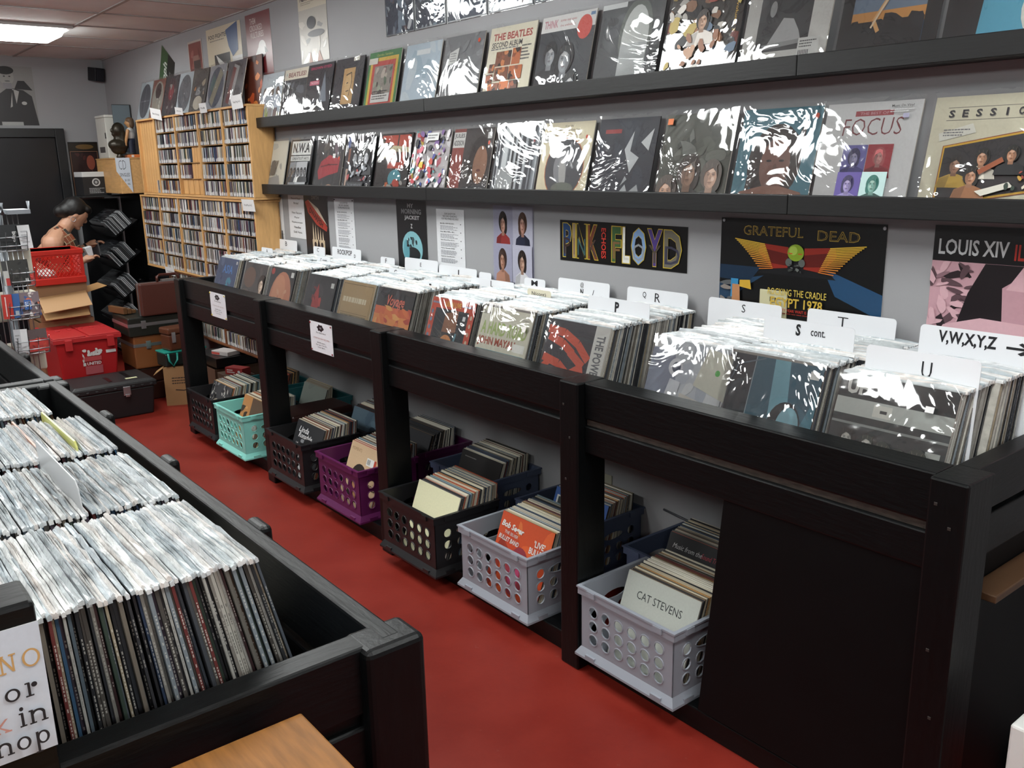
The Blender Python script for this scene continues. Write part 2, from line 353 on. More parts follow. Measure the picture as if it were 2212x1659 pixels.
for n, (k, j) in enumerate(sorted(LIGHTS)):
    x0, x1, y0, y1 = GX0+T*k+.014, GX0+T*(k+1)-.014, GY[j+1]+.014, GY[j]-.014
    r = empty('ceiling_light', ((x0+x1)/2, (y0+y1)/2, CZ), label='long fluorescent ceiling light with a glowing lens near the far corner' if (k, j) == (1, 1) else 'fluorescent ceiling light, '+ordinal(sorted({q for q, w in LIGHTS}).index(k)+1)+' from the far wall, over the '+('right' if j == 1 else 'left')+' side of the aisle', cat='light', group='fluorescent ceiling lights')
    a, b = (x1-x0)/2, (y1-y0)/2
    fr = MB(); fr.box(-a, a, -b, -b+.03, -.02, .02).box(-a, a, b-.03, b, -.02, .02).box(-a, -a+.03, -b+.03, b-.03, -.02, .02).box(a-.03, a, -b+.03, b-.03, -.02, .02)
    fr.build('frame', M_TRIM, r)
    MB().frustum((-a+.09, a-.09, -b+.06, b-.06), -.07, (-a+.03, a-.03, -b+.03, b-.03), 0.0).build('lens', M_LENS, r, bevel=.012)
# door in the far wall
d = empty('door_1', (XF, -.93, 0)); d['kind'] = 'structure'
M_DOOR = mat('door_black', '15161a', .28, var=.2, vscale=3)
dl = MB().box(.0, .045, -.42, .42, .01, 2.03).build('door_leaf', M_DOOR, d, bevel=.004)
MB().box(.0, .07, -.5, -.42, 0, 2.11).box(.0, .07, .42, .5, 0, 2.11).box(.0, .07, -.42, .42, 2.03, 2.11).build('door_frame', mat('frame_black', '101114', .4), d, bevel=.004)
MB().tube([(.045, .34, 1.0), (.1, .34, 1.0), (.1, .26, 1.0)], .012).build('door_handle', M_CHROME, dl)
d.location.x += .001
for nm, dm in (('baseboard_right', (XF, XN, -.015, -.001, 0, .1)), ('baseboard_back', (XF+.001, XF+.015, YL, -1.45, 0, .1))):
    struct(boxo(nm, dm, mat('baseboard_grey', '5c5d63', .5)))
# ================================================================== wall shelves
def wall_shelf(zt, x0, label, sag):
    r = empty('wall_shelf', (x0, 0, zt-.05), label=label, cat='shelf')
    boards = 3; xe = .35; L = (xe-x0)/boards
    under_ = []
    for i in range(boards):
        a, b = x0+i*L, x0+(i+1)*L-.0015
        o = boxo('front_board', (a, b, -.13, -.11, zt-.062, zt), M_SHELF, bevel=.003); o.parent = r; o.location -= r.location
        o = boxo('shelf_board', (a, b, -.11, -.001, zt-.06, zt-.04), M_SHELF, bevel=.002); o.parent = r; o.location -= r.location
    return r
wall_shelf(2.04, -5.80, 'upper long black wall shelf holding a row of sleeved records', 0)
wall_shelf(1.626, -5.82, 'lower long black wall shelf holding a row of sleeved records', 0)
# ================================================================== the long record bin along the wall
BX = [-5.953, -4.684, -3.421, -2.172, -.915]; PW = .0894
bin_r = empty('record_bin', (-3.4, -.3, 0), label='long black timber record bin on posts standing along the grey wall', cat='record bin')
def part(par, name, dims, m, bevel=.004, **k):
    o = boxo(name, dims, m, bevel=bevel, **k); o.parent = par; o.location -= Vector(par.location); return o
for x in BX: part(bin_r, 'post', (x, x+PW, -.6815, -.552, 0, 1.041), M_BLACKV, .006)
for a, b in zip(BX, BX[1:]):
    a += PW
    part(bin_r, 'top_rail', (a, b, -.65, -.56, .917, 1.04), M_BLACK, .005)
    part(bin_r, 'groove_strip', (a, b, -.638, -.57, .893, .918), M_RAW if a > -2.2 else M_BLACK, .002)
    part(bin_r, 'lower_rail', (a, b, -.65, -.56, .80, .894), M_BLACK, .005)
    part(bin_r, 'bin_floor', (a-.04, b+.04, -.555, -.002, .86, .883), M_PANEL, .001)
part(bin_r, 'end_rail', (BX[4]-.002, BX[4]+.05, -.55, -.002, .92, 1.038), M_BLACKY)
part(bin_r, 'end_rail', (BX[4]-.002, BX[4]+.05, -.55, -.002, .80, .905), M_BLACKY)
part(bin_r, 'end_rail', (BX[0]+.03, BX[0]+PW-.005, -.55, -.002, .80, 1.038), M_BLACKY)
part(bin_r, 'base_rail', (BX[0]+.01, BX[4]+PW-.01, -.63, -.54, 0, .075), M_BLACK, .004)
part(bin_r, 'base_rail', (BX[0]+.01, BX[4]+PW-.01, -.12, -.03, 0, .075), M_BLACK, .004)
MB().add([(-1.576, -.645, .09), (-.92, -.645, .09), (-.92, -.645, .80), (-1.509, -.645, .80), (-1.576, -.633, .09), (-.92, -.633, .09), (-.92, -.633, .80), (-1.509, -.633, .80)],
   [(0, 1, 2, 3), (7, 6, 5, 4), (0, 3, 7, 4), (1, 5, 6, 2), (3, 2, 6, 7), (0, 4, 5, 1)]).build('side_panel', M_PANEL, bin_r, loc=-Vector(bin_r.location))
part(bin_r, 'end_panel', (BX[4]+.01, BX[4]+.03, -.55, -.01, .0, .8), M_PANEL, .001)  # added dark sheet, stands in for the darkness below the end rail
part(bin_r, 'end_ledge', (BX[4]+.031, BX[4]+.1, -.5, -.01, .70, .72), mat('dark_brown_ledge', '4a3320', .5), .003)
for x, z in ((-.895, .98), (-.86, .93), (-.88, .62), (-.86, .45), (-2.15, .96), (-2.12, .85), (-2.14, .7)): part(bin_r, 'screw_head', (x-.004, x+.004, -.683, -.681, z-.004, z+.004), mat('screw_plug', '2c2724', .5), .001)
# ================================================================== the bins of the island on the left
def island(x0, x1, posts, lab, loc):
    r = empty('record_bin', loc, label=lab, cat='record bin')
    y1, yb = -1.955, -3.25
    part(r, 'side_rail', (x0, x1, y1-.035, y1, .91, 1.04), M_BLACK, .005)
    part(r, 'lower_side_rail', (x0, x1, y1-.035, y1, .78, .895), M_BLACK, .005)
    part(r, 'side_rail', (x0, x1, yb-.035, yb, .78, 1.04), M_BLACK, .005)
    for xe, sgn in ((x1, 1), (x0, -1)):
        a, b = (xe-.05, xe) if sgn > 0 else (xe, xe+.05)
        part(r, 'end_rail', (a, b, yb, y1-.035, .925, 1.039), M_BLACKY, .005)
        part(r, 'groove_strip', (a+.012, b-.012, yb, y1-.035, .90, .926), M_BLACKY, .002)
        part(r, 'lower_end_rail', (a, b, yb, y1-.035, .79, .905), M_BLACKY, .005)
    part(r, 'bin_floor', (x0+.05, x1-.05, yb, y1-.036, .835, .855), M_PANEL, .001)
    part(r, 'centre_board', (x0+.052, x1-.052, -2.81, -2.79, .856, 1.06), M_PANEL, .002)
    for xa, xb in posts:
        edge = xb > x1-.001 or xa < x0+.001
        part(r, 'post', (xa, xb, (y1-.075) if edge else y1+.0005, y1+.03, 0, 1.0395), M_BLACKV, .012, seg=3)
        part(r, 'post', (xa, xb, yb-.06, yb-.0355, 0, 1.0395), M_BLACKV, .008)
    return r
isl = island(-3.36, -1.105, [(-1.162, -1.082), (-1.722, -1.645), (-2.275, -2.194), (-2.84, -2.76), (-3.36, -3.30)], 'nearest black timber record bin, at the left, packed with sleeved records', (-2.2, -2.6, 0))
isl2 = island(-5.6, -3.39, [(-3.45, -3.39), (-4.0, -3.92), (-4.6, -4.52), (-5.6, -5.54)], 'farther black timber record bin at left, mostly empty, behind the packed one', (-4.5, -2.6, 0))
for y in (-2.16, -2.34): part(isl2, 'divider_bar', (-5.5, -3.46, y-.012, y+.012, 1.0, 1.02), M_STEEL, .002)
part(isl, 'sign_block', (-1.17, -1.092, -2.72, -2.447, .9, 1.268), M_BLACKY, .006)
# ================================================================== sleeved records (upright jackets, each in its polythene sleeve)
rnd = random.Random(7)
PAL = ['2a2b2f', '1b1c20', '3d4046', 'a09e98', '7f7c76', '5e5a54', '24324a', '642a28', '4c3a2c', '8f8470', '4b5760', 'b8b5ac', '17181a', '2f3d34', '4a3f4c', '2f2f33', '75706a', '6a6258', '444a52', '202226', '7a8288', '3a2426', '31506b', '4a4642']
PALW = [3, 4, 11, 9, 1, 0, 5, 3, 20, 11, 4, 16, 2]
def jacket_geo(m, t, c, rn, L=.315, H=.315, x0=-.1575, y0=0, z0=0):
    m.box(x0, x0+L, y0, y0+t, z0, z0+H, c)
    if rn.random() < .6:
        lc = mixc(c, 'e8e4da' if sum(lin(c)) < .9 else '222', rn.uniform(.2, .6)); z = z0+H-.02-rn.random()*.06
        for q in range(rn.randint(8, 26)):
            h = rn.uniform(.002, .006)
            m.add([(x0+L+.0003, y0+t*.32, z-h), (x0+L+.0003, y0+t*.68, z-h), (x0+L+.0003, y0+t*.68, z), (x0+L+.0003, y0+t*.32, z)], [(0, 1, 2, 3)], lc)
            z -= h+(rn.uniform(.001, .003) if rn.random() < .8 else .012)
            if z < z0+.08: break
JT = [.0036, .0044, .0055]
JACK = []
for i, c in enumerate(PAL):
    m = MB(); t = JT[i % 3]; jacket_geo(m, t, c, rnd); JACK.append((m.mesh('jacket', M_CARD), t, cname(c)))
def cap_geo(m, t, rn, col, n=9, L=.322, z=.309, x0=-.1595, y0=0):
    """folded, puckered mouth of a sleeve standing a little above the jacket"""
    vs = []; fs = []
    for i in range(n+1):
        x = x0+L*i/n; zt = .3165+rn.uniform(.0, .009)*(1 if 0 < i < n else .3)+(z-.309); ya = y0-.0008; yb = y0+t+.0008; ym = (ya+yb)/2+rn.uniform(-.0016, .0016)
        vs += [(x, ya, z), (x, ya-.0002, .315+z-.309), (x, ym, zt), (x, yb+.0002, .315+z-.309), (x, yb, z)]
    for i in range(n):
        for k in range(4): fs.append((i*5+k, (i+1)*5+k, (i+1)*5+k+1, i*5+k+1))
    fs += [(0, 1, 2, 3, 4), tuple(n*5+k for k in (4, 3, 2, 1, 0))]
    m.add(vs, fs, col)
M_MOUTH = mat('sleeve_mouth', src='attr', rough=.2, bump=.7, bscale=60, var=.16, vscale=45, spec=.6)
MC = ['cdd0d2', 'bcc1c4', 'd6d7d6', 'adb6bb', 'cfcac6', 'b4babc']
CAPS = {}
for t in JT:
    CAPS[t] = []
    for i in range(6):
        m = MB(); cap_geo(m, t, rnd, MC[i]); CAPS[t].append(m.mesh('sleeve', M_MOUTH))
def sleeved(loc, lean, rz, label, group, rn, ry=0., pal=None):
    me, t, cn = rn.choice(JACK if pal is None else [JACK[i] for i in pal])
    r = empty('sleeved_record', loc, (lean, ry, rz), label.replace('%c', cn), 'record', group)
    link('jacket', me, r); link('sleeve', rn.choice(CAPS[t]), r); return r, t
REST = MB()
def rest(loc, lean, rz, rn, ry=0., pal=None):
    t = rn.choice(JT); c = rn.choice(PAL if pal is None else [PAL[i] for i in pal])
    REST.T = Matrix.Translation(loc) @ Euler((lean, ry, rz)).to_matrix().to_4x4()
    REST.box(-.1575, .1575, 0, t, 0, .315, c)
    cap_geo(REST, t, rn, rn.choice(MC), n=5); REST.T = None; return t
# left island: four rows across the bin, sleeves face the sides
ROWS = [(-1.405, 'first', 'nearest row of near left bin', -2.52), (-1.765, 'second', 'second row of near left bin', -2.62), (-2.14, 'third', 'third row back', -2.62), (-2.555, 'fourth', 'fourth row back', -2.75)]
for k, (xc, nm, lab, yend) in enumerate(ROWS):
    y = -1.998-.055; i = 0; y0 = y
    if k == 3: y -= .05
    while y > yend:
        f = (y0-y)/.36; lean = .20*max(0, 1-f)+.03+rnd.uniform(-.004, .004)      # tops lean away from the aisle
        loc = (xc+rnd.uniform(-.006, .006), y, .857+(rnd.uniform(0, .009) if rnd.random() < .3 else rnd.uniform(0, .003)))
        if k < 2: _, t = sleeved(loc, lean, rnd.uniform(-.006, .006), '%c-spined sleeved record, '+ordinal(i+1)+' from the rail, '+lab, 'sleeved records in the '+nm+' row of the near left bin', rnd)
        else: t = rest(loc, lean, rnd.uniform(-.006, .006), rnd)
        y -= t+.0014; i += 1
        if k == 0 and i in (38, 71) or k == 1 and i in (30,): y -= .006
# right bin: twelve stacks (left edge x, bin bay), fronts built with their covers later
STACK = [-5.70, -5.27, -4.905, -4.43, -4.05, -3.70, -3.245, -2.882, -2.474, -1.95, -1.651, -1.281]
FRONT = []
BFN = ['sea serpent', 'dark faces', 'peach oval', 'red flowing', 'tan street photo', 'orange sunset', 'top-hatted singer', 'four faces', 'red jagged', 'white-suited figure', 'teal portrait', 'black-and-white band']
for s, xl in enumerate(STACK):
    y = -.548; n = 0; x = xl+.1575; dx = 0
    FRONT.append((x, y))
    y += .006
    while y < -.062:
        f = (y+.55)/.5; lean = -(.325*(1-f)+.13*f)+rnd.uniform(-.003, .003)
        if n in (30, 58): dx += rnd.choice((-.02, .018)); 
        loc = (x+dx+rnd.uniform(-.003, .003), y, .884+(rnd.uniform(0, .012) if rnd.random() < .15 else 0)-.004*f)
        if n < 8: _, t = sleeved(loc, lean, rnd.uniform(-.006, .006), '%c-edged sleeved record, '+ordinal(n+1)+' behind the '+BFN[s]+' front cover', 'sleeved records behind the front covers of the wall bin', rnd, pal=PALW)
        else: t = rest(loc, lean, rnd.uniform(-.006, .006), rnd, pal=PALW)
        y += t+.0012; n += 1
o = REST.build('packed_records', M_MOUTH); tag(o, 'more plastic-sleeved records packed tightly behind the front ones in the bins', 'record', kind='stuff')

# stray cards and coloured sleeves standing among the rows of the near left bin
def bin_card(x0, x1, y, z0, z1, col, label, lean=.06, t=.002, cat='divider card'):
    r = empty('divider_card' if cat == 'divider card' else 'sleeve_card', ((x0+x1)/2, y, z0), (lean, 0, 0), label, cat); w = (x1-x0)/2
    MB().add([(-w, 0, 0), (w, 0, 0), (w, 0, z1-z0-.012), (w-.012, 0, z1-z0), (-w+.012, 0, z1-z0), (-w, 0, z1-z0-.012), (-w, t, 0), (w, t, 0), (w, t, z1-z0-.012), (w-.012, t, z1-z0), (-w+.012, t, z1-z0), (-w, t, z1-z0-.012)],
      [(0, 1, 2, 3, 4, 5), (11, 10, 9, 8, 7, 6)]+[(i, i+6, (i+1) % 6+6, (i+1) % 6) for i in range(6)], col).build('card', M_GLOSS, r); return r
bin_card(-1.93, -1.605, -2.262, .86, 1.232, 'c4c6c8', 'tall blank white divider card in the second row of the near left bin')
bin_card(-2.33, -2.0, -2.178, .86, 1.19, 'c8c878', 'pale yellow sleeve sticking up in the third row of the near left bin', t=.004, cat='sleeve')
bin_card(-2.32, -2.0, -2.245, .86, 1.182, 'b08674', 'salmon pink card in the third row of the near left bin', t=.004, cat='card')
bin_card(-2.76, -2.735, -2.30, .86, 1.2, '3a3a40', 'dark narrow card at the back of the fourth row, near left bin', cat='card')
# ================================================================== cover pictures (plain stand-ins in the right colours; the words as they stand)
def A_(base): return Art(.315, .315, base)
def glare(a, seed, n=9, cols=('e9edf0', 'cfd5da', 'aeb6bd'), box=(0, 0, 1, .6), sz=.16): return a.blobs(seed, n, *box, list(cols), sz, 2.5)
def u1():
    a = A_('bcc6d0'); a.r(0, .62, 1, 1, 'c3cbd2'); a.t('T...', .72, .78, .2, .05, '444'); a.blobs(3, 6, .05, .1, .95, .35, ['8aa35e', '9fae86'], .13)
    for x, c in ((.2, '4a67a6'), (.55, '8b8f9a'), (.8, '6d6570')): a.e(x, .63, .08, .09, '6b5a50').r(x-.1, .28, x+.1, .56, 'c5cbd8').r(x-.09, 0, x+.08, .3, c)
    return a
def u2(): a = A_('2f3136'); a.r(0, .8, 1, 1, 'dcd3c2').t('BEATLES!', .55, .89, .75, .09, '7d3a36', .02).t('f', .1, .9, .05, .06, '3a8aa0'); return a.blobs(5, 8, 0, 0, 1, .75, ['5a5f66', '8b9298', '1c1d20'], .2)  # grey and dark blobs: glare painted into the lower picture
def u3(): a = A_('23252b'); a.t('BROWN EYED', .5, .93, .8, .05, 'b8325e', .02).poly([(.55, .3), (.68, .85), (.85, .3)], '6f7680'); a.r(.12, .62, .5, .7, 'c05a72').t('THE SEVEN', .31, .66, .3, .04, 'eee'); return a.blobs(8, 6, 0, 0, 1, .35, ['3a3d45', '4c515a'], .2)
def u4():
    a = A_('22242c'); a.r(.32, .2, .72, .82, 'b9925f').e(.53, .52, .13, .19, 'c8a574').line([(.42, .7), (.6, .74), (.64, .55), (.58, .34)], .006, '30251c').line([(.46, .56), (.52, .57)], .006, '30251c').line([(.47, .42), (.57, .43)], .006, '30251c')
    return a.r(.62, .93, .82, 1, 'd8d4c8')
def u5():
    a = A_('2f7a3c'); a.r(.07, 0, .93, .9, 'd8b13a').r(.14, .04, .86, .84, 'bf3b32').r(.22, .16, .8, .76, '8d857c'); a.blobs(12, 16, .24, .3, .78, .74, ['7a3f45', '99a08c', '50634a', 'b9aca0', '463c3c'], .1)
    a.r(.22, .16, .8, .3, 'd4d2cf').lines(.26, .76, .2, .36, 4, '33302c', 4); return a.t('Boss Orchestra', .5, .09, .5, .05, 'f0e6d8').t('Gerdes Sanders', .5, .94, .5, .04, 'c9d06a').r(.02, .8, .3, .9, 'dcd8cc')
def u6(): a = A_('b9c9d6'); return a.blobs(21, 9, 0, 0, 1, 1, ['a6bccb', 'c9d4dc', 'd8dfe4'], .25).r(.32, .82, .7, .9, 'dfe3e6')  # whitish blobs put the sleeve glare into the cover colours
def u7(): a = A_('77787b'); a.blobs(22, 24, 0, 0, 1, 1, ['6f7073', '818285', '8b8c8f'], .09); return a.poly([(.15, .58), (.38, .62), (.4, .82), (.17, .76)], 'd5d5d2').lines(.19, .36, .62, .76, 4, '888', 4).e(.88, .88, .03, .03, 'e0502a')
def u8():
    a = A_('d9d2bd'); a.t('THE BEATLES', .5, .865, .84, .1, 'a5443c', .03).t('SECOND ALBUM', .4, .755, .66, .075, '2c2c30', .02).lines(.06, .7, .68, .72, 1, '777').lines(.74, .95, .5, .72, 5, '555', 3)
    for i, (x, y, w, h) in enumerate(((.2, .46, .34, .2), (.56, .46, .18, .22), (.08, .38, .12, .12), (.22, .26, .3, .18), (.54, .26, .28, .18), (.05, .24, .14, .12), (.12, .08, .24, .15), (.38, .06, .2, .18), (.6, .08, .18, .16), (.25, 0, .3, .06))):
        a.r(x, y, x+w, y+h, ('7a4a34', 'b5653a', '5a3a30')[i % 3]); a.blobs(30+i, 5, x, y, x+w, y+h, ['2c2220', 'c47a48', '8f4f36'], .06, 1.3)
    return a
def u9():
    a = A_('33363b'); a.r(0, .8, 1, 1, 'd6d4d2').t('THiNK', .18, .9, .26, .1, 'b87a86', .02).t('some our eyes', .5, .92, .3, .035, 'b04a50').t('the anthology', .5, .86, .28, .035, 'b04a50').e(.82, .8, .13, .15, 'c8483c').r(.9, .93, .98, .97, '5a7aa0')
    for cx, cy, h in ((.25, .5, .3), (.55, .42, .36), (.72, .1, .28)): a.person(cx, cy, h, '9a9da2', '191a1d', '232529')
    return a
def u10(): a = A_('3a3d40'); a.blobs(40, 10, 0, 0, 1, 1, ['4a4d52', '2b2d30', '5b6066'], .2).e(.6, .6, .26, .42, '5f655f').e(.6, .56, .21, .38, 'c8cbc8').r(.39, 0, .81, .5, 'b4b8b8'); return a.r(0, .94, .4, 1, 'd0d2d2')
def u11():
    a = A_('3c352f'); a.blobs(44, 60, 0, 0, 1, 1, ['d8c7b4', '8a3a2c', '2c2a2c', 'b9a45c', 'c9c4bc', '5c6f86', 'a9795a', '1d1b1d', 'e0dcd4'], .1, 1.5)
    a.person(.5, .62, .2, 'c29a80', '2a1c16', 'e2dcd4').blobs(45, 14, .2, .15, .75, .5, ['c9a186', 'e4ddd2', '9a6a50'], .08); return a.t('THE', .86, .95, .2, .07, 'e3d24a', .02).t('ROQ', .84, .84, .26, .1, 'e3d24a', .03).t('volume 2', .95, .6, .3, .035, 'c8a03c', 0, 0, -PI/2)
def u12(): a = A_('dddcd7'); a.r(.16, .2, .78, .82, '3c3d3f').blobs(50, 8, .16, .2, .78, .82, ['4a4b4d', '303133', '58595a'], .14); a.poly([(.3, .26), (.46, .52), (.58, .5), (.66, .38), (.7, .28)], 'bcbdbd').poly([(.26, .22), (.76, .26), (.74, .3), (.24, .27)], '9a9b9b').e(.32, .62, .04, .08, 'a8a9a9'); a.r(.68, .1, .92, .3, 'e6e6e2').lines(.7, .9, .2, .28, 3, '555'); [a.r(.7+i*.018, .11, .708+i*.018, .18, '222') for i in range(7)]; return a
def u13(): a = A_('101214'); a.r(.12, .1, .86, 1, '2c5c8e').r(.12, .32, .86, .55, 'c98d4a').r(.12, .45, .86, .62, '6f7f92').blobs(55, 12, .12, .55, .86, 1, ['24486e', '5c88a8', 'c08a62', '3a6a96'], .14, 3).r(.12, .1, .86, .36, '16181a').blobs(56, 9, .12, .26, .86, .42, ['16181a', '22262a'], .1, 1.2); return a.line([(.7, .95), (.5, .6), (.36, .36), (.42, .26)], .012, 'd9a46a').line([(.5, .6), (.34, .3)], .006, 'e0c8a8')
def u14(): a = A_('121316'); a.poly([(.28, 0), (.3, .45), (.42, .62), (.62, .62), (.68, .3), (.66, 0)], '4f9ab4').e(.52, .82, .13, .18, '3a2a22').r(.62, .55, 1, 1, 'b9402f').e(.86, .3, .24, .28, 'd5d4cc').t('NCC-1701', .86, .12, .26, .06, '333', 0, 0, .5).line([(.8, .42), (.8, .34), (.86, .3)], .006, '777'); return a
def l1(): a = A_('cfcbbd'); a.blobs(60, 12, .15, .1, .85, .95, ['b4b3aa', '9c9c98', 'c4c2b8', '8a8b88'], .16).poly([(.1, 0), (.3, .25), (.75, .3), (.9, 0)], '8f9192').e(.45, .45, .13, .16, '6a6b6b'); [a.line([(.3+.04*i, .3), (.36+.05*i, .6)], .006, '3c3d3e') for i in range(7)]; return a
def l2():
    a = A_('1c1e22'); a.r(.05, .7, .93, .97, 'dcdcd8').t('N.W.A', .49, .835, .74, .19, '1e2024', .03).r(.05, .58, .93, .68, 'd2d2ce').t('GREATEST HITS', .49, .63, .76, .05, '2a2c30', .01)
    for i in range(5): a.r(.06+i*.175, .12, .225+i*.175, .56, '8d8f92'); a.person(.145+i*.175, .36, .15, '5c5d60', '121316', ('2a2c30', '3a3c40', 'c8c8c6', '1c1d20', '2c2e32')[i])
    return a.r(.05, .02, .66, .09, 'd8d8d4').t('The World Most Dangerous Group', .35, .055, .52, .03, '222')
def l3(): a = A_('3c3b3c'); a.blobs(66, 6, 0, .6, 1, 1, ['5a5550', '4a4648', '6a5a62'], .16).poly([(.1, .38), (.2, .56), (.5, .68), (.9, .6), (.88, .36), (.5, .3), (.18, .22)], 'a33b41').line([(.2, .46), (.5, .5), (.84, .5)], .008, '5c2226').e(.6, .02, .18, .12, 'b98f78').r(.62, .62, .72, .7, 'dcdcda'); return a.e(.86, .62, .025, .03, 'e0502a')
def l4():
    a = A_('2a2c33'); a.r(.04, .8, .14, .98, '5a6a9c').t('PUBLIC LIMITS', .3, .84, .36, .05, 'c9cad0').r(.1, .5, .17, .78, '8a5a48').r(.08, .12, .15, .42, 'c4a898')
    for x, h in ((.36, .3), (.56, .32), (.78, .3)): a.person(x, .62, h*.8, 'b9bcc2', '17181b', '22242a')
    return a.blobs(70, 26, .2, .2, .9, .5, ['c4c7cc', '55585f', '8f939a', '16171a', '943a3a'], .07).r(.2, .06, .8, .18, '14151a').t('THE PROMENADE', .5, .12, .5, .06, '6d6f74')
def l5():
    a = A_('262322'); [a.r(*q, 'c04a33') for q in ((.06, .62, .18, .97), (.18, .85, .5, .97), (.42, .42, .56, .97), (.6, .74, .95, .97), (.72, .42, .84, .97), (.34, .42, .84, .52))]
    a.poly([(.2, .58), (.45, .7), (.95, .68), (.95, .76), (.45, .8), (.2, .66)], 'd9cfa8').t('YEAR BY YEAR', .6, .72, .56, .05, '3a3026', 0, 0, .02).e(.6, .26, .2, .14, '4f9aa8').blobs(74, 14, .05, 0, .95, .24, ['a8a6a0', 'c8622e', '74808c', '2a2a2c', 'bc4430'], .12).r(0, .5, .17, .92, '17181a').t('2014-15', .085, .86, .13, .04, 'c9a23a').t('WINNER', .085, .8, .13, .04, 'c9a23a'); return a.r(.02, .52, .14, .6, 'd6d6d2')
def l6(): a = A_('c9c3c6'); a.blobs(80, 110, 0, 0, 1, 1, ['b03a44', '3d3f86', 'e6e3e6', '6d4a86', 'd0b23e', '3f8a8a', 'c86a7a', '202028', 'd9d5d8', '4a64b0', 'b8483a', 'eae8ea'], .075, 1.6); return a.r(.4, .84, .72, .96, 'd4d4d4').lines(.42, .7, .86, .94, 2, '555')
def l7(): a = A_('3f3b3a'); a.r(0, 0, .3, 1, '8e453c').r(0, .72, .3, .95, 'd7d5d2').t('JULES', .15, .89, .26, .08, '333', .02).t('ADDISON', .15, .79, .26, .08, '333', .02).e(.72, .52, .26, .36, '241f1d').e(.76, .46, .17, .28, '8d6650').e(.74, .38, .05, .02, '5a2a24').poly([(.3, 0), (.4, .14), (.95, .16), (1, 0)], '26282c'); return a.r(.86, .84, .96, .93, 'd0d0ce').e(.91, .78, .025, .03, 'e0502a')
def l8():
    a = A_('5c6166'); rn = random.Random(9); x = 0
    while x < 1: w = rn.uniform(.01, .05); a.r(x, 0, min(1, x+w), 1, rn.choice(['3c4046', '8f959a', '24272b', 'b9bec2', '6f757b', 'd0d4d6'])); a.k -= 1; x += w
    a.k += 1; a.r(.12, 0, .5, .4, '9da0a1').t('JUNIOR', .66, .78, .3, .05, '444').t('A', .86, .78, .04, .05, 'b03a3a', .02); return a
def l9(): a = A_('ddd2b4'); a.t('H to He', .5, .95, .16, .03, '6a5a48').t('Who am the Only One', .5, .895, .44, .035, '5a4a3c', .01).t('Van Der Graaf Generator', .5, .84, .52, .035, '7a4a38').e(.52, .4, .39, .4, 'b8693c').e(.52, .4, .375, .385, '4a4c50').e(.44, .4, .13, .2, '85868a', .2).e(.5, .34, .07, .2, 'a7a6a4', .25).e(.54, .14, .22, .08, '6a6f66').line([(.6, .74), (.62, .5), (.7, .4)], .01, '8c8e92'); a.r(.02, .74, .24, .86, 'dedcd6').lines(.04, .22, .76, .84, 3, '999'); return a.e(.88, .8, .022, .025, 'd0452a')
def l10(): a = A_('1c2230'); a.blobs(90, 8, 0, 0, 1, 1, ['222a3a', '1a1f2b', '28303e'], .2).r(.12, .82, .4, .87, '9c2f2e').poly([(.5, .62), (.62, .84), (.6, .6), (.76, .52), (.64, .34), (.56, .5)], 'c6cacc').poly([(.42, 0), (.6, .2), (.66, .1), (.8, .2), (.9, 0)], 'b4b9bc').poly([(.76, .7), (.94, .86), (.9, .6)], 'd6d9da').poly([(.52, .18), (.58, .3), (.62, .26)], 'b4b9bc'); return a
def l11():
    a = A_('55584d'); a.blobs(95, 26, 0, .3, 1, 1, ['62665a', '4c4f45', '71746a', '3d4038', '7c7f78'], .16)
    for cx, cy, h, s in ((.46, .34, .34, 'b08a72'), (.17, .12, .32, 'a98068'), (.8, .3, .3, 'a5826e')): a.person(cx, cy, h, s, '3a2c22', '2c2a26', 1.35)
    return a.r(.05, .88, .13, .95, 'e0702a')
def l12(): a = A_('4c8494'); a.e(.5, .44, .34, .4, '33251f').blobs(99, 14, .18, .1, .84, .8, ['2e211c', '3b2b24'], .1, 1.3).e(.52, .42, .19, .28, '84594a').poly([(.02, 0), (.12, .14), (.4, .2), (.64, .2), (.9, .14), (1, 0)], '9a6a56'); [a.e(.52+q*.08, .46, .035, .012, '1c1412', n=10) for q in (-1, 1)]; a.e(.53, .38, .025, .05, '6f4a3e').e(.53, .28, .06, .02, '6a3836').e(.53, .33, .07, .012, '3a2822'); return a.e(.94, .9, .025, .03, 'e0502a')
def l13():
    a = A_('dcdcdc'); a.r(.32, .87, .72, .92, 'a8434a').t('THE BEST OF', .52, .895, .3, .025, 'd8b0b4').t('FOCUS', .52, .77, .62, .16, '7c2f34', -.012, .08)
    for x, y, bg, sk, hr, sh in ((.26, .34, '6a66ac', 'a7a3cc', '2f2c5c', '3c3980'), (.53, .34, 'a8303a', 'c98a86', 'b4575a', '8c222c'), (.26, .08, '5a4a94', '9a8cc0', '2c2252', '8f84b8'), (.53, .08, 'b8d6d4', '7fb0a4', '2a6a60', '2c4f4a')):
        a.r(x, y, x+.26, y+.26, bg); b = Art(.31, .31); a.person(x+.13, y+.14, .15, sk, hr, sh)
    return a.t('Music On Vinyl', .82, .94, .22, .03, '444', .01).lines(.7, .96, .88, .92, 2, 'bbb').r(.84, .83, .9, .87, '9a98b0')
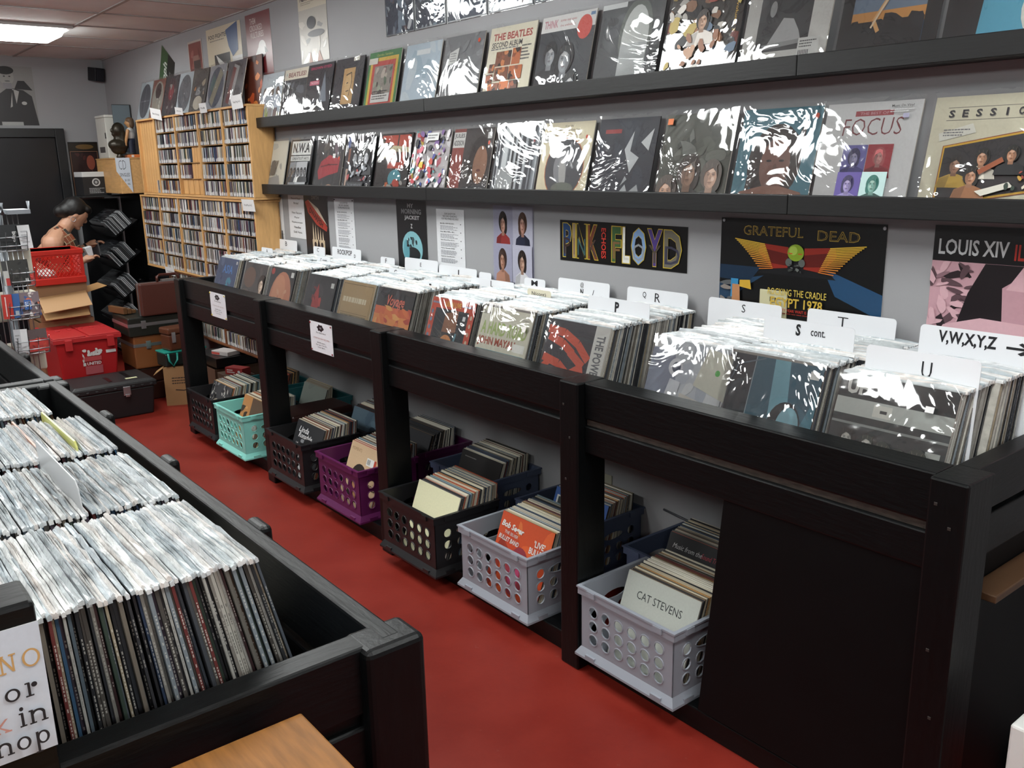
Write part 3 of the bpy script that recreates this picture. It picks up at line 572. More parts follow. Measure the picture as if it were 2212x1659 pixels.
def l14():
    a = A_('d5cfb6'); a.r(.12, .9, 1, .905, '6a675c').r(.12, .79, 1, .795, '6a675c')
    for i, ch in enumerate('SESSIONS'): a.t(ch, .165+i*.115, .843, .018 if ch == 'I' else .05, .065, '8f8c80', .03).t(ch, .16+i*.115, .85, .018 if ch == 'I' else .05, .065, '24242a', .03)
    a.poly([(.08, .68), (.36, .76), (.4, .68), (.1, .61)], 'dedcd0').lines(.12, .36, .65, .72, 3, '777')
    q = [(.16, .06), (.16, .55), (.97, .69), (.97, .2)]; a.poly([(.14, .03), (.14, .57), (.99, .72), (.99, .18)], '8a3a24').poly([(.147, .04), (.147, .565), (.985, .71), (.985, .185)], 'd8a92e').poly(q, '201f22')
    for x, y, h, sh in ((.28, .4, .15, 'c8a23e'), (.5, .46, .14, 'cfcabc'), (.44, .3, .15, '8a5c3c'), (.74, .48, .13, '1a1a1c')): a.person(x, y, h, 'a8795c', '16130f', sh)
    a.poly([(.5, .17), (.76, .25), (.8, .21), (.56, .13)], 'c9c6ba').line([(.5, .33), (.68, .44)], .014, '8a4a2c').blobs(112, 9, .62, .18, .95, .34, ['8a3a2a', 'c9c2b0', 'b08a3a', '2c3a30'], .035); return a
# bin fronts
def b1(): a = A_('3b4c74'); a.blobs(120, 12, 0, 0, 1, 1, ['33426a', '4c5f86', '5a6a8e', '26335a'], .22).t('ASIA', .55, .78, .5, .17, '4a86d0', .03).line([(.3, .02), (.42, .2), (.6, .22), (.72, .36), (.6, .5), (.66, .6), (.8, .52)], .03, '4a9ab8').line([(.44, .16), (.62, .18), (.7, .3)], .01, 'd0dce0').e(.84, .2, .05, .07, 'a8b4c4'); return a.r(.9, .9, .97, .96, 'ddd')
def b2():
    a = A_('423a36'); a.blobs(125, 16, 0, .3, 1, 1, ['4c433e', '38312e', '594d46'], .2).e(.3, .72, .26, .2, '6a4a36')
    for cx, cy, h in ((.5, .2, .34), (.86, .3, .3), (.9, .62, .3)): a.person(cx, cy, h, 'b09a8a', '2e2420', '24201e', 1.35)
    return a
def b3(): a = A_('1f1f22'); a.e(.54, .44, .42, .5, 'c0795a').e(.46, .52, .26, .36, 'cd8b68').blobs(130, 6, .3, .2, .8, .7, ['d29a78', 'b86f52'], .1).e(.1, .92, .07, .06, 'b03a30'); return a.r(.84, .86, .95, .95, 'e0e0dc')
def b4(): a = A_('262326'); a.blobs(133, 10, 0, 0, 1, 1, ['2e2a2d', '1d1b1d', '3a3438', '43333a'], .2).poly([(.28, .2), (.3, .62), (.42, .86), (.5, .62), (.58, .5), (.44, .4), (.5, .1)], 'a52f2f').blobs(134, 5, .25, .1, .6, .8, ['b8403c', '7a2426'], .09); return a.r(.84, .82, .94, .9, 'd8d8d4')
def b5(): a = A_('b0946a'); a.frame(.04, .04, .96, .96, .008, '6a5638').lines(.1, .88, .66, .76, 1, 'd9cdb0', 3, .8).r(.08, .5, .92, .506, '6a5638').r(.1, .1, .9, .48, '8a7a5e'); a.blobs(137, 30, .1, .1, .9, .46, ['4a4434', '2f2c24', '6f664e', 'a8997a', '3a3a30'], .07, 1.3); return a
def b6():
    a = A_('2d2b2c'); a.r(0, .2, 1, .72, 'd0643a').r(0, .45, 1, .6, 'dc8a48').blobs(140, 14, 0, .3, 1, .74, ['c8502e', 'e2a058', 'd9743e', 'b8442c'], .16, 3).poly([(0, 0), (0, .34), (.2, .3), (.3, .18), (.45, .26), (.5, .16), (.66, .14), (.74, .28), (.9, .3), (1, .36), (1, 0)], '262628').e(.38, .22, .1, .1, 'e2b23c').e(.62, .2, .12, .13, 'e6c044')
    return a.blobs(141, 6, 0, .76, 1, 1, ['38383c', '4a4a4e'], .14).t('Voyage', .54, .8, .48, .2, 'd8705a', .02, .2)
def b7():
    a = A_('c2492f'); a.r(.12, .0, .88, .86, '22262c').t('LEON LIVE', .5, .93, .36, .07, 'e0b04a', .02).lines(.02, .3, .9, .96, 1, '7f8fa8', 2).lines(.7, .98, .9, .96, 1, '7f8fa8', 5)
    for i in range(7): a.e(.055, .8-i*.11, .025, .03, '6f86a0').e(.945, .8-i*.11, .025, .03, 'd0b098')
    a.poly([(.36, .5), (.38, .8), (.66, .86), (.68, .56)], '8a5a3e').poly([(.28, .44), (.4, .46), (.7, .52), (.76, .56), (.7, .58), (.36, .52)], '3c2c28').r(.37, .5, .68, .55, '241c1c').e(.5, .32, .17, .2, 'c8834a').poly([(.3, .0), (.3, .4), (.4, .44), (.38, .0)], 'd09a54').e(.56, .16, .13, .1, 'b8743c').e(.6, .22, .05, .025, '7a3a2a').e(.58, .38, .03, .015, '3a2a28')
    return a.line([(.7, .56), (.66, .3), (.74, .1)], .012, '5c8a98').e(.72, .24, .05, .05, 'b98a60').r(.78, .74, .84, .8, 'ddd')
def b8():
    a = A_('d6d3c0'); a.t('Stereo', .12, .93, .16, .05, '333', .01).t('STEREO', .88, .9, .14, .02, '444').t('A HARD ROAD', .5, .74, .9, .17, 'a9bd72', .03).t('JOHN MAYALL', .42, .56, .78, .13, 'a8482c', .03).r(.74, .5, .96, .6, 'ecebe4').r(.03, 0, .97, .46, '3f8a96')
    [a.line([(.05+i*.1, .1), (.12+i*.09, .3), (.08+i*.11, .45)], .005, '2a4a50') for i in range(9)]
    for cx, cy, h in ((.16, .22, .28), (.44, .16, .22), (.6, .14, .22), (.82, .24, .3)): a.person(cx, cy, h, 'c99054', '231c16', '2a2620', 1.4)
    return a.e(.92, .8, .035, .04, 'd8d4d0')
def b9():
    a = A_('303238'); a.r(.78, 0, 1, 1, 'dcdcd6').t('THE POWER STATION', .89, .45, .9, .13, '6a6d70', .03, 0, -PI/2).k
    red = 'd2573c'
    for q in ([(.02, .88), (.3, .86), (.55, .76), (.76, .6)], [(.05, .8), (.3, .74), (.5, .64)], [(.02, .55), (.3, .5), (.55, .36), (.72, .4)], [(.1, .08), (.0, .4), (.14, .52)], [(.1, .08), (.22, .1)], [(.22, .44), (.36, .08), (.28, .08)], [(.3, .44), (.5, .4), (.66, .5)], [(.66, .5), (.74, .3), (.6, .1), (.42, .06)], [(.44, .66), (.7, .52)]): a.line(q, .03, red)
    a.e(.52, .22, .1, .1, red, .6).e(.52, .22, .06, .06, '1c1d20', .6).e(.53, .22, .022, .03, 'f0f0ec', .6); return a
def b10(): a = A_('c4cad0'); a.blobs(150, 14, 0, 0, 1, 1, ['b4bcc6', 'd8dcde', 'a4aeba', 'e4e6e6'], .22).poly([(.0, .4), (.0, .9), (.28, .94), (.4, .5), (.2, .3)], '8a92a4').e(.34, .74, .09, .09, 'dcdfe4').e(.35, .74, .055, .055, '4a5468').poly([(.2, .1), (.3, .62), (.44, .6), (.36, .08)], 'd8dce2').r(.02, .3, .16, .42, 'a84a4e').poly([(.44, .3), (.8, .26), (.8, .44), (.46, .5)], 'd4d0c8').t('HYDROPHONIC', .62, .375, .3, .05, 'a04a48', .01, 0, -.08).r(.3, .0, .7, .2, '54585c').poly([(.72, .05), (1, .05), (1, .3), (.78, .3)], 'c8a860').poly([(.6, .6), (1, .5), (1, .95), (.7, .98)], 'd4d4c4').e(.86, .76, .03, .03, '4fae4a').e(.68, .2, .08, .09, 'c9b088'); return a
def b11(): a = A_('20262c'); a.r(.3, 0, 1, 1, '2e5666').poly([(.5, 1), (.66, 1), (.74, .5), (.56, .3)], '6fa2b0').poly([(.72, 0), (1, 0), (1, .8), (.9, .5)], '3f7484').r(.295, 0, .305, 1, '8a9aa0').e(.72, .42, .17, .22, '11161a').e(.76, .4, .12, .2, '86b4c0').e(.6, .36, .05, .08, '86b4c0').poly([(.5, 0), (.58, .2), (.76, .16), (.92, 0)], '121416').poly([(.6, .1), (.66, .24), (.78, .2), (.74, .06)], '74a4b0'); [a.e(x, .44, .03, .01, '10181c', n=10) for x in (.72, .82)]; a.e(.8, .3, .035, .012, '3a5a66').r(.88, .88, .97, .95, 'e0e0dc').line([(.0, .2), (.02, .6), (.12, .9), (.4, .99)], .004, '5a6a74'); return a
def b12():
    a = A_('2c2f2e'); a.r(0, .82, 1, 1, '1c1e1e').t('UFO', .22, .9, .3, .13, 'd6d6d0', .05).r(0, .66, 1, .8, 'b9beb8').r(.34, .68, .5, .78, 'd6d6cc').r(.4, .715, .46, .74, '333').r(0, .58, 1, .6, '8a908c').r(0, .1, .16, .4, '9aa09c').r(.84, .06, 1, .3, 'c4c6c0').r(.84, .34, .96, .5, 'b0b4ae')
    for cx, cy, h, sh in ((.17, .46, .16, '2a2c2c'), (.36, .44, .17, '6a6e6c'), (.5, .4, .16, '2c2e30'), (.64, .36, .18, 'a09a90'), (.8, .4, .17, '4a4c4c')): a.r(cx-.06, .04, cx+.06, cy-.18, '34373a'); a.person(cx, cy, h, 'c4c4bc', '24241f', sh, 1.4)
    return a.blobs(160, 12, .1, .02, .8, .2, ['4a4e4c', '8c908a', '1a1c1c'], .08).r(.78, .8, .85, .85, 'ddd').r(.84, .02, .98, .1, 'cfc8b0')
# ------------------------------------------------------------------ albums
_SL = {}
def sleeve_mesh(seed, w=.328, h=.329, n=7, m_=None):
    seed = (seed, m_.name if m_ else 0)
    if seed not in _SL:
        rn = random.Random(seed[0]); m = MB(); vs = []; fs = []
        for j in range(n+1):
            for i in range(n+1):
                ed = i in (0, n) or j in (0, n)
                vs.append((-w/2+w*i/n+(rn.uniform(-.001, .001)), -.0046-(0 if ed else rn.uniform(0, .0022)), -.002+h*j/n+(rn.uniform(-.003, .005) if j == n else 0)))
        for j in range(n):
            for i in range(n): a = j*(n+1)+i; fs.append((a, a+1, a+n+2, a+n+1))
        m.add(vs, fs, 'fff', True); me = m.mesh('sleeve', m_ or M_SLEEVE); _SL[seed] = me
    return _SL[seed]
JW = MB().box(-.1575, .1575, 0, .0045, 0, .315, 'c9c5ba').mesh('jacket', M_CARD); JD = MB().box(-.1575, .1575, 0, .0045, 0, .315, '26262a').mesh('jacket', M_CARD)
JBOX = MB().box(-.1575, .1575, 0, .026, 0, .315, '1d1b1c').mesh('jacket', M_CARD)
def album(x0, x1, y, z, lean, art, label, group, dark=False, sleeve=True, me=None, rz=0., sseed=None, kind='album', sm=None):
    w = x1-x0; s = w/.328
    r = empty(kind, ((x0+x1)/2, y, z), (-lean, 0, rz), label, 'record', group)
    j = link('jacket', me or (JD if dark else JW), r); a = art().build('cover_print', r)
    if sleeve: sl = link('sleeve', sleeve_mesh((sseed or int(abs(x0)*1000)) % 12, m_=sm), r)
    for o in r.children: o.scale = (min(1.03, max(.93, s)), 1, 1)
    return r
UPX = [(-5.786, -5.458), (-5.454, -5.123), (-5.131, -4.80), (-4.785, -4.455), (-4.415, -4.085), (-4.049, -3.722), (-3.704, -3.385), (-3.355, -3.025), (-3.005, -2.672), (-2.650, -2.316), (-2.297, -1.966), (-1.956, -1.633), (-1.609, -1.296), (-1.29, -.965)]
LOX = [(-5.80, -5.475), (-5.438, -5.121), (-5.066, -4.728), (-4.711, -4.38), (-4.346, -4.014), (-4.001, -3.67), (-3.659, -3.333), (-3.319, -2.999), (-2.996, -2.68), (-2.662, -2.338), (-2.315, -1.987), (-1.972, -1.66), (-1.658, -1.342), (-1.319, -.985)]
UPL = ['pale blue sleeved album with jeans-clad figures, leftmost on the upper wall shelf', 'dark album with a cream top band, second from left on the upper wall shelf', 'black album with pink lettering and grey spire on the upper wall shelf', 'black album with a tan portrait panel on the upper wall shelf', 'green, yellow and red bordered album on the upper wall shelf',
 'pale icy blue album washed out by glare on the upper wall shelf', 'plain grey textured album with a paper tag on the upper wall shelf', 'cream album with orange photo tiles and red title on the upper wall shelf', 'black-and-white faces album with a red circle at top right, upper wall shelf', 'dark grey album with a big white arch on the upper wall shelf', 'busy colourful collage album with yellow lettering on the upper wall shelf',
 'white album with a black-and-white photo and barcode on the upper wall shelf', 'black album with a blue and orange sunset painting, upper wall shelf', 'black album with blue shirt and white disc, rightmost on the upper wall shelf']
LOL = ['cream album with a grey drawing, leftmost on the lower wall shelf', 'black album with white block lettering and five figures on the lower wall shelf', 'dark grey album with a red lips shape on the lower wall shelf', 'dark band-photo album with small red accents on the lower wall shelf', 'thick black boxed album with red letters and cream banner on the lower wall shelf', 'multicoloured doodle-covered album on the lower wall shelf',
 'album with a dull red left strip and a face, lower wall shelf', 'black and white striped album under heavy glare, lower wall shelf', 'cream album with a dark oval picture on the lower wall shelf', 'dark navy album with pale shapes and red bar on the lower wall shelf', 'olive album with three mop-haired faces on the lower wall shelf', 'blue album with a long-haired portrait on the lower wall shelf', 'white album with four tinted portraits and thin red title on the lower wall shelf', 'cream album with a slanted studio photo, rightmost on the lower wall shelf']
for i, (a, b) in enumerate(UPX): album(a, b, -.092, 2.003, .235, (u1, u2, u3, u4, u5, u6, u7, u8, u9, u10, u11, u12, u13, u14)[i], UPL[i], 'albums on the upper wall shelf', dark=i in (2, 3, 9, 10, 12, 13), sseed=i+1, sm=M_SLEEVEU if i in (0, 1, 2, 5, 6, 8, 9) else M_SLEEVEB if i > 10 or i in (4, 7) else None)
for i, (a, b) in enumerate(LOX): album(a, b, -.092, 1.588, .235, (l1, l2, l3, l4, l5, l6, l7, l8, l9, l10, l11, l12, l13, l14)[i], LOL[i], 'albums on the lower wall shelf', dark=i in (1, 3, 4, 9), me=JBOX if i == 4 else None, sseed=i+5, sm=M_SLEEVEB if i in (0, 1, 2, 4, 12, 13, 8) else M_SLEEVEU if i == 7 else None)
BFL = ['blue cover with a sea serpent, farthest front record in the long wall bin', 'dark brown cover with faces, second front record in the wall bin', 'black cover with a peach oval, front record in the wall bin', 'dark cover with a red flowing shape, front record in the wall bin', 'tan cover with an old street photo, front record in the wall bin', 'orange sunset cover, front record in the wall bin', 'red-bordered cover with a top-hatted singer, front record in the wall bin', 'cream cover with green and red lettering and four faces, wall bin', 'dark cover with red jagged lines and white side strip, wall bin', 'pale cover with a white-suited figure, front record in the wall bin', 'teal cover with a woman in profile light, front record in wall bin', 'black-and-white band cover, nearest front record in the wall bin']
for i, (x, y) in enumerate(FRONT):
    album(x-.164, x+.164, y-.004, .8835, .325, (b1, b2, b3, b4, b5, b6, b7, b8, b9, b10, b11, b12)[i], BFL[i], 'front records of the wall bin', dark=i in (2, 3, 5, 6, 10), sseed=i+3, kind='front_record', sm=M_SLEEVEB)
# ------------------------------------------------------------------ divider cards
def divider(x0, x1, y, zt, txt, label, col='e6e8ec', tx=.5, h=None, style=1, rz=0.):
    w = x1-x0; r = empty('divider_card', ((x0+x1)/2, y, .884), (-.06, 0, rz), label, 'divider card', 'letter dividers in the wall bin')
    H = zt-.884; q = .012; c = MB(); n = 4; pts = [(-w/2, 0), (w/2, 0)]
    for k in range(n+1): t = PI/2*k/n; pts.append((w/2-q+q*math.cos(t), H-q+q*math.sin(t)))
    for k in range(n+1): t = PI/2+PI/2*k/n; pts.append((-w/2+q+q*math.cos(t), H-q+q*math.sin(t)))
    L = len(pts); c.add([(a, 0, b) for a, b in pts]+[(a, .0016, b) for a, b in pts], [tuple(range(L)), tuple(range(2*L-1, L-1, -1))]+[(i, i+L, (i+1) % L+L, (i+1) % L) for i in range(L)], col)
    c.build('card', M_GLOSS, r)
    if txt:
        a = Art(w, H, col); a.m = MB(); a.k = 2
        for (t, x, z, ww, hh, b) in txt: a.t(t, x, 1-z/H, ww, hh/H, '15161a', b)
        a.build('lettering', r)
    return r
divider(-1.259, -.957, -.405, 1.252, [('U', .56, .043, .09, .042, 0), ('_', .56, .078, .13, .003, 0)], 'white divider card marked U behind the nearest front record')
divider(-1.246, -.93, -.15, 1.276, [('V,W,X,Y,Z', .42, .03, .5, .04, .03), ('\u2192', .86, .034, .22, .034, .03)], 'white divider card marked V,W,X,Y,Z with an arrow')
divider(-1.671, -1.366, -.06, 1.262, [('T', .42, .03, .12, .03, -.01)], 'white divider card with a thin T against the wall')
divider(-1.679, -1.37, -.28, 1.262, [('S', .4, .028, .055, .036, .04), ('cont.', .62, .03, .16, .02, .01)], 'white divider card marked S cont.')
divider(-2.079, -1.77, -.06, 1.257, [('S', .5, .026, .05, .028, 0)], 'white divider card with a thin S below the winged poster')
divider(-2.496, -2.185, -.05, 1.254, [('Q', .3, .026, .06, .026, 0), ('R', .52, .03, .09, .034, 0)], 'white divider card marked Q and R')
divider(-2.478, -2.162, -.28, 1.246, [('P', .49, .03, .07, .038, .04)], 'white divider card with a bold P')
divider(-2.909, -2.595, -.05, 1.253, [('N', .48, .048, .06, .026, .04), ('@', .48, .02, .07, .024, 0), ('/', .7, .045, .03, .022, .02)], 'white divider card marked N below the letter-picture banner')
divider(-2.913, -2.762, -.22, 1.224, [('N(cont)', .5, .02, .6, .02, 0)], 'small cream divider card marked N(cont)', col='d8d2bc')
divider(-3.14, -2.996, -.05, 1.233, [('M', .5, .02, .3, .024, .03)], 'small white divider card marked M')
divider(-3.412, -3.089, -.15, 1.222, [('L', .5, .02, .05, .03, .02), ('_', .52, .04, .1, .003, 0)], 'white divider card marked L under the four-portrait poster')
divider(-3.825, -3.503, -.05, 1.238, [('J', .52, .03, .06, .034, .01)], 'white divider card marked J')
divider(-3.496, -3.4, -.04, 1.228, [], 'blank white divider card beside the J card')
divider(-3.526, -3.381, -.35, 1.215, [('I', .5, .025, .12, .03, 0)], 'small white divider card marked I')
divider(-4.068, -3.9, -.2, 1.219, [('G', .4, .02, .16, .024, .01)], 'small white divider card marked G')
divider(-4.152, -3.837, -.05, 1.254, [('E', .5, .03, .05, .02, 0)], 'wide white divider card behind the G card')
divider(-4.406, -4.257, -.05, 1.239, [('F', .4, .02, .12, .024, .01)], 'small white divider card marked F')
divider(-4.96, -4.61, -.06, 1.262, [('ROCK/POP', .45, .026, .5, .03, .02), ('D', .8, .04, .05, .02, .02)], 'wide white divider card marked ROCK/POP')
divider(-5.229, -5.073, -.05, 1.247, [('C', .4, .02, .16, .024, .01)], 'small white divider card marked C')
divider(-4.881, -4.718, -.2, 1.222, [('C cont', .5, .02, .5, .02, .01)], 'small white divider card marked C cont')
divider(-5.783, -5.463, -.05, 1.265, [('B', .5, .026, .08, .03, .01)], 'white divider card marked B near the disc racks')
divider(-5.676, -5.503, -.2, 1.225, [('A', .5, .02, .14, .024, .01)], 'small white divider card marked A at the far end')
# ================================================================== posters and papers on the wall
def sheet(name, w, h, art, loc, rot, label, cat, group=None, m=None, t=.0012):
    """a sheet lying on a wall: art is built centred on its lower edge"""
    r = empty(name, loc, rot, label, cat, group)
    pp = MB().box(-w/2, w/2, 0, t, 0, h, 'c8c8c8').build('paper', M_PRINT, r); art.y0 = -.0003
    art.build('print', pp, m or M_GPRINT); return r
def pins(r, pts, col, rad=.004):
    for x, z in pts:
        MB().ball((x, -.003, z), (rad, .003, rad), col, 8, 5).build('pin', M_GLOSS, r)
YW = -.0022
def wallp(name, x0, x1, z0, z1, artfn, label, cat='poster', rz=0., group=None, m=None):
    w, h = x1-x0, z1-z0; a = artfn(w, h); return sheet(name, w, h, a, ((x0+x1)/2, YW, z0), (0, rz, 0), label, cat, group, m)
def p_gd(w, h):
    a = Art(w, h, '121314'); a.poly([(0, .12), (0, .3), (.3, .42), (.2, .3), (.08, .14)], '27405a').poly([(1, .1), (1, .34), (.66, .55), (.74, .28)], '27496a').poly([(0, .35), (0, .5), (.28, .5), (.2, .33)], '1c2e42')
    a.poly([(.5, .98-.2), (.26, .44), (.74, .44)], '1a1b1d').t('GRATEFUL', .345, .88, .38, .1, 'b89a44', .012).t('GRATEFUL', .345, .88, .37, .085, '121314', -.02).t('DEAD', .74, .865, .24, .1, 'b89a44', .012).t('DEAD', .74, .865, .23, .085, '121314', -.02)
    for s in (-1, 1):
        a.poly([(.5+s*.05, .73), (.5+s*.23, .755), (.5+s*.24, .66), (.5+s*.15, .5), (.5+s*.05, .52)], '8d2c22').poly([(.5+s*.05, .66), (.5+s*.2, .7), (.5+s*.18, .56), (.5+s*.05, .54)], '5c1c18')
        for i in range(15): t = i/14; a.line([(.5+s*(.2-.06*t), .745-.24*t), (.5+s*(.40-.17*t), .785-.30*t+.02*math.sin(t*3))], .0034*w/.6, mixc('d8b440', 'b8502a', t*.8))
    a.e(.5, .68, .05, .085, '7f9a2c').e(.485, .7, .025, .045, 'a0b850').r(.455, .665, .48, .675, 'c8502a').r(.515, .665, .54, .675, 'c8502a').e(.46, .58, .02, .04, '5a5f5c').e(.54, .58, .02, .04, '5a5f5c').blobs(7, 8, .46, .48, .54, .6, ['3a3d3c', '6a6f6c'], .02)
    a.blobs(8, 10, 0, .05, .1, .34, ['5c5f62', '88807a', '3a3c40'], .05); a.r(.09, .16, .14, .36, '3a86b4').poly([(.1, .02), (.16, .02), (.15, .3), (.1, .3)], 'b8825a').poly([(.15, .28), (.23, .26), (.22, .36), (.15, .35)], 'c8a23a')
    return a.t('ROCKING THE CRADLE', .52, .27, .36, .07, 'd2b854', .006).t('EGYPT 1978', .52, .165, .32, .1, 'c8a844', .02).t('THE THIRTY YEAR WAIT IS OVER!', .5, .085, .3, .03, 'b8382c', .01).lines(.36, .64, .04, .065, 1, '7a2a24')
r = wallp('band_poster', -2.062, -1.437, 1.21, 1.537, p_gd, 'dark poster with winged emblem and gold lettering under the lower shelf'); pins(r, [(-.3, .318), (.304, .316)], 'c9ccd2', .006)
def p_pf(w, h):
    a = Art(w, h, '101010')
    fills = {'P': ['20406a', '3a2a24'], 'I': ['8a7a6a', '5a2a24'], 'N': ['17181a', '3a5a5a'], 'K': ['6a3a2a', '4a3a34'], 'F': ['3a5a34', '7a5a3a'], 'L': ['d8d8d4', 'c8c8c2'], 'O': ['7a9ac4', '8a8f94'], 'Y': ['4a3a7a', '4a4238'], 'D': ['6a665a', '3a3a4a']}
    x = .02
    for ch, ww in zip('PINK FLOYD', (.088, .035, .095, .1, .1, .085, .07, .12, .12, .135)):
        if ch == ' ': a.t('ECHOES', x+.04, .5, .72*h/w, .038*w/h, 'b83a30', .02, 0, -PI/2); x += ww; continue
        c = fills[ch]; dy = -.02*(x-.5)
        a.t(ch, x+ww/2, .5+dy, ww-.004, .86, 'b8a03c', .045).t(ch, x+ww/2, .5+dy, ww-.016, .82, c[0], .03).t(ch, x+ww/2, .36+dy, ww-.03, .4, c[1], .0); x += ww
    return a
wallp('letter_banner', -2.925, -2.215, 1.325, 1.496, p_pf, 'long black banner of big picture-filled gold letters on the grey wall')
def p_louis(w, h):
    a = Art(w, h, '141316'); a.t('LOUIS XIV', .22, .84, .38, .12, 'cfd2d4', .02).t('ILLEGAL TENDER', .72, .825, .56, .12, 'b0352c', .02).r(0, 0, 1, .73, 'c097a0'); a.blobs(3, 40, 0, .2, .26, .73, ['8a6a72', '5a444a', 'd0a8b0', '2c2226'], .08, 3)
    a.poly([(.16, .2), (.22, .5), (.3, .73), (.56, .73), (.62, .45), (.56, .2)], '1c171a').poly([(.42, .22), (.4, .56), (.46, .62), (.52, .62), (.56, .3)], 'b88f98').poly([(.42, .55), (.5, .73), (.74, .73), (.7, .6), (.6, .54)], 'cba4ac').poly([(.0, 0), (.1, .24), (.3, .32), (.62, .3), (.8, .2), (.84, 0)], 'cfa8b0').poly([(.72, .2), (.66, .62), (.8, .7), (.98, .66), (1, .1)], 'c8a0a8').blobs(5, 7, .7, .52, .92, .7, ['241c20', '6a5058', 'd8b4bc'], .06)
    return a.line([(.1, 0), (.13, .16)], .008, '5a444a').r(.62, .0, .8, .07, '141316')
wallp('portrait_poster', -1.292, -.78, 1.17, 1.543, p_louis, 'pink and black poster with white and red title at the right edge')
def p_four(w, h):
    a = Art(w, h, '9a9aac'); a.r(0, 0, 1, .22, '6d7080')
    for cx, cy, sk, hr, sh in ((.25, .8, 'b88a78', '201a18', '8a3030'), (.75, .8, 'b8897a', '4a3226', '24283a'), (.25, .42, 'a87a66', '3a2a26', 'a87a66'), (.75, .42, 'b08a76', '241c1a', 'c9c9cc')): a.r(cx-.24, cy-.2, cx+.24, cy+.19, 'a8a8b8' if cx > .5 else '9494a8'); a.person(cx, cy+.02, .2, sk, hr, sh, 1.5)
    return a
wallp('portrait_poster', -3.396, -3.102, 1.10, 1.545, p_four, 'poster of four head-and-shoulder portraits in a grid on the wall')
def p_mmj(w, h): a = Art(w, h, '1c1c1e'); a.t('MY', .48, .93, .2, .06, 'a8a8a8', .02).t('MORNING', .5, .85, .66, .07, '8f9092', .03).t('JACKET', .52, .76, .5, .07, 'b4b5b6', .03).t('Z', .5, .65, .06, .06, 'c8c8c8', .02).e(.5, .34, .34, .24, '7fb4bc').e(.5, .26, .26, .1, '1f2224').e(.3, .3, .1, .16, '5c98a4').blobs(11, 14, .32, .36, .7, .5, ['22282a', 'a8ccd0', '3a4a4e'], .05, 1.2); return a.poly([(.4, .1), (.7, .16), (.72, .05), (.45, .03)], '6ea6b0')
wallp('band_poster', -4.257, -3.964, 1.17, 1.55, p_mmj, 'narrow black poster with grey lettering and a pale blue helmet')
def p_zep(w, h): a = Art(w, h, '171416'); a.t('DWITH', .5, .96, .3, .05, '8a8480', .01).poly([(.06, .9), (.2, .93), (.6, .78), (.94, .58), (.9, .52), (.5, .6), (.16, .76)], '9c3428').poly([(.2, .93), (.6, .82), (.94, .6), (.6, .74)], 'b8a894').t('DWARFISH', .5, .7, .6, .08, '2c1614', .03, 0, -.5); [a.poly([(.3+.1*i, .38), (.34+.1*i, .64-.03*i), (.37+.1*i, .38)], 'c8b498') for i in range(5)]; a.r(.28, .2, .8, .4, 'c4ae92').e(.4, .33, .05, .04, '2c2422').e(.68, .33, .05, .04, '2c2422').poly([(.46, .28), (.54, .42), (.62, .28)], '241c1c').blobs(5, 8, .3, .2, .78, .3, ['8a7864', 'd8c8ac'], .05); return a.poly([(.22, .14), (.8, .14), (.9, .08), (.2, .1)], '9c3028')
wallp('band_poster', -5.372, -5.052, 1.10, 1.562, p_zep, 'black poster with a red airship above a cream temple')
def p_four_fig(w, h): a = Art(w, h, 'd4d5d8'); a.lines(.1, .9, .92, .97, 1, '8a5a4a').r(0, .4, 1, .405, '8a8c90'); [a.e(x, .44, .03, .025, '1c1c20').r(x-.035, .22, x+.035, .42, '26262c') for x in (.3, .5, .66, .86)]; a.line([(.5, .4), (.42, .5)], .008, '26262c').line([(.5, .4), (.6, .5)], .008, '26262c'); return a
wallp('band_poster', -5.935, -5.688, 1.13, 1.54, p_four_fig, 'white poster with four small dark figures beside the disc rack')
def p_rp(w, h):
    a = Art(w, h, 'dcdde0')
    for t, y, ww in (('Record Player', .9, .6), ('Broke?', .8, .3), ('New Record', .58, .6), ('Player', .47, .32), ('Replacement', .36, .66), ('Needles', .25, .42), ('Sold Here', .14, .52)): a.t(t, .5, y, ww, .05, '1c1c1e', .01)
    return a
wallp('shop_notice', -5.603, -5.372, 1.28, 1.56, p_rp, 'white notice about record player needles on the wall', 'notice', rz=.02)
def p_list(w, h):
    a = Art(w, h, 'dddee1'); a.t('OUR SHOP FOR', .5, .93, .4, .03, '333', .01).t('RECORD GRADING', .5, .89, .5, .03, '333', .01).t('FOR PREOWNED RECORDS', .5, .85, .6, .03, '333', .01)
    for i, t in enumerate(('Mint (M) or NEW RECORDS', 'Near Mint (NM or M-)', 'Very Good Plus (VG+)', 'Very Good (VG)', 'Good (G), Good Plus (G+)')): a.t(t, .14, .76-i*.13, .5, .026, '333', .01, mode='l').lines(.14, .84, .67-i*.13, .745-i*.13, 4, '9a9aa0', i+2, .5); a.r(.86, .765-i*.13, .89, .78-i*.13, '666')
    return a
r = wallp('shop_notice', -4.965, -4.727, 1.19, 1.545, p_list, 'white grading list with black pins beside the airship poster', 'notice'); pins(r, [(-.11, .348), (.11, .345)], '1c1c1e')
wallp('shop_notice', -3.873, -3.63, 1.20, 1.515, p_list, 'white grading list between helmet poster and portrait poster', 'notice')
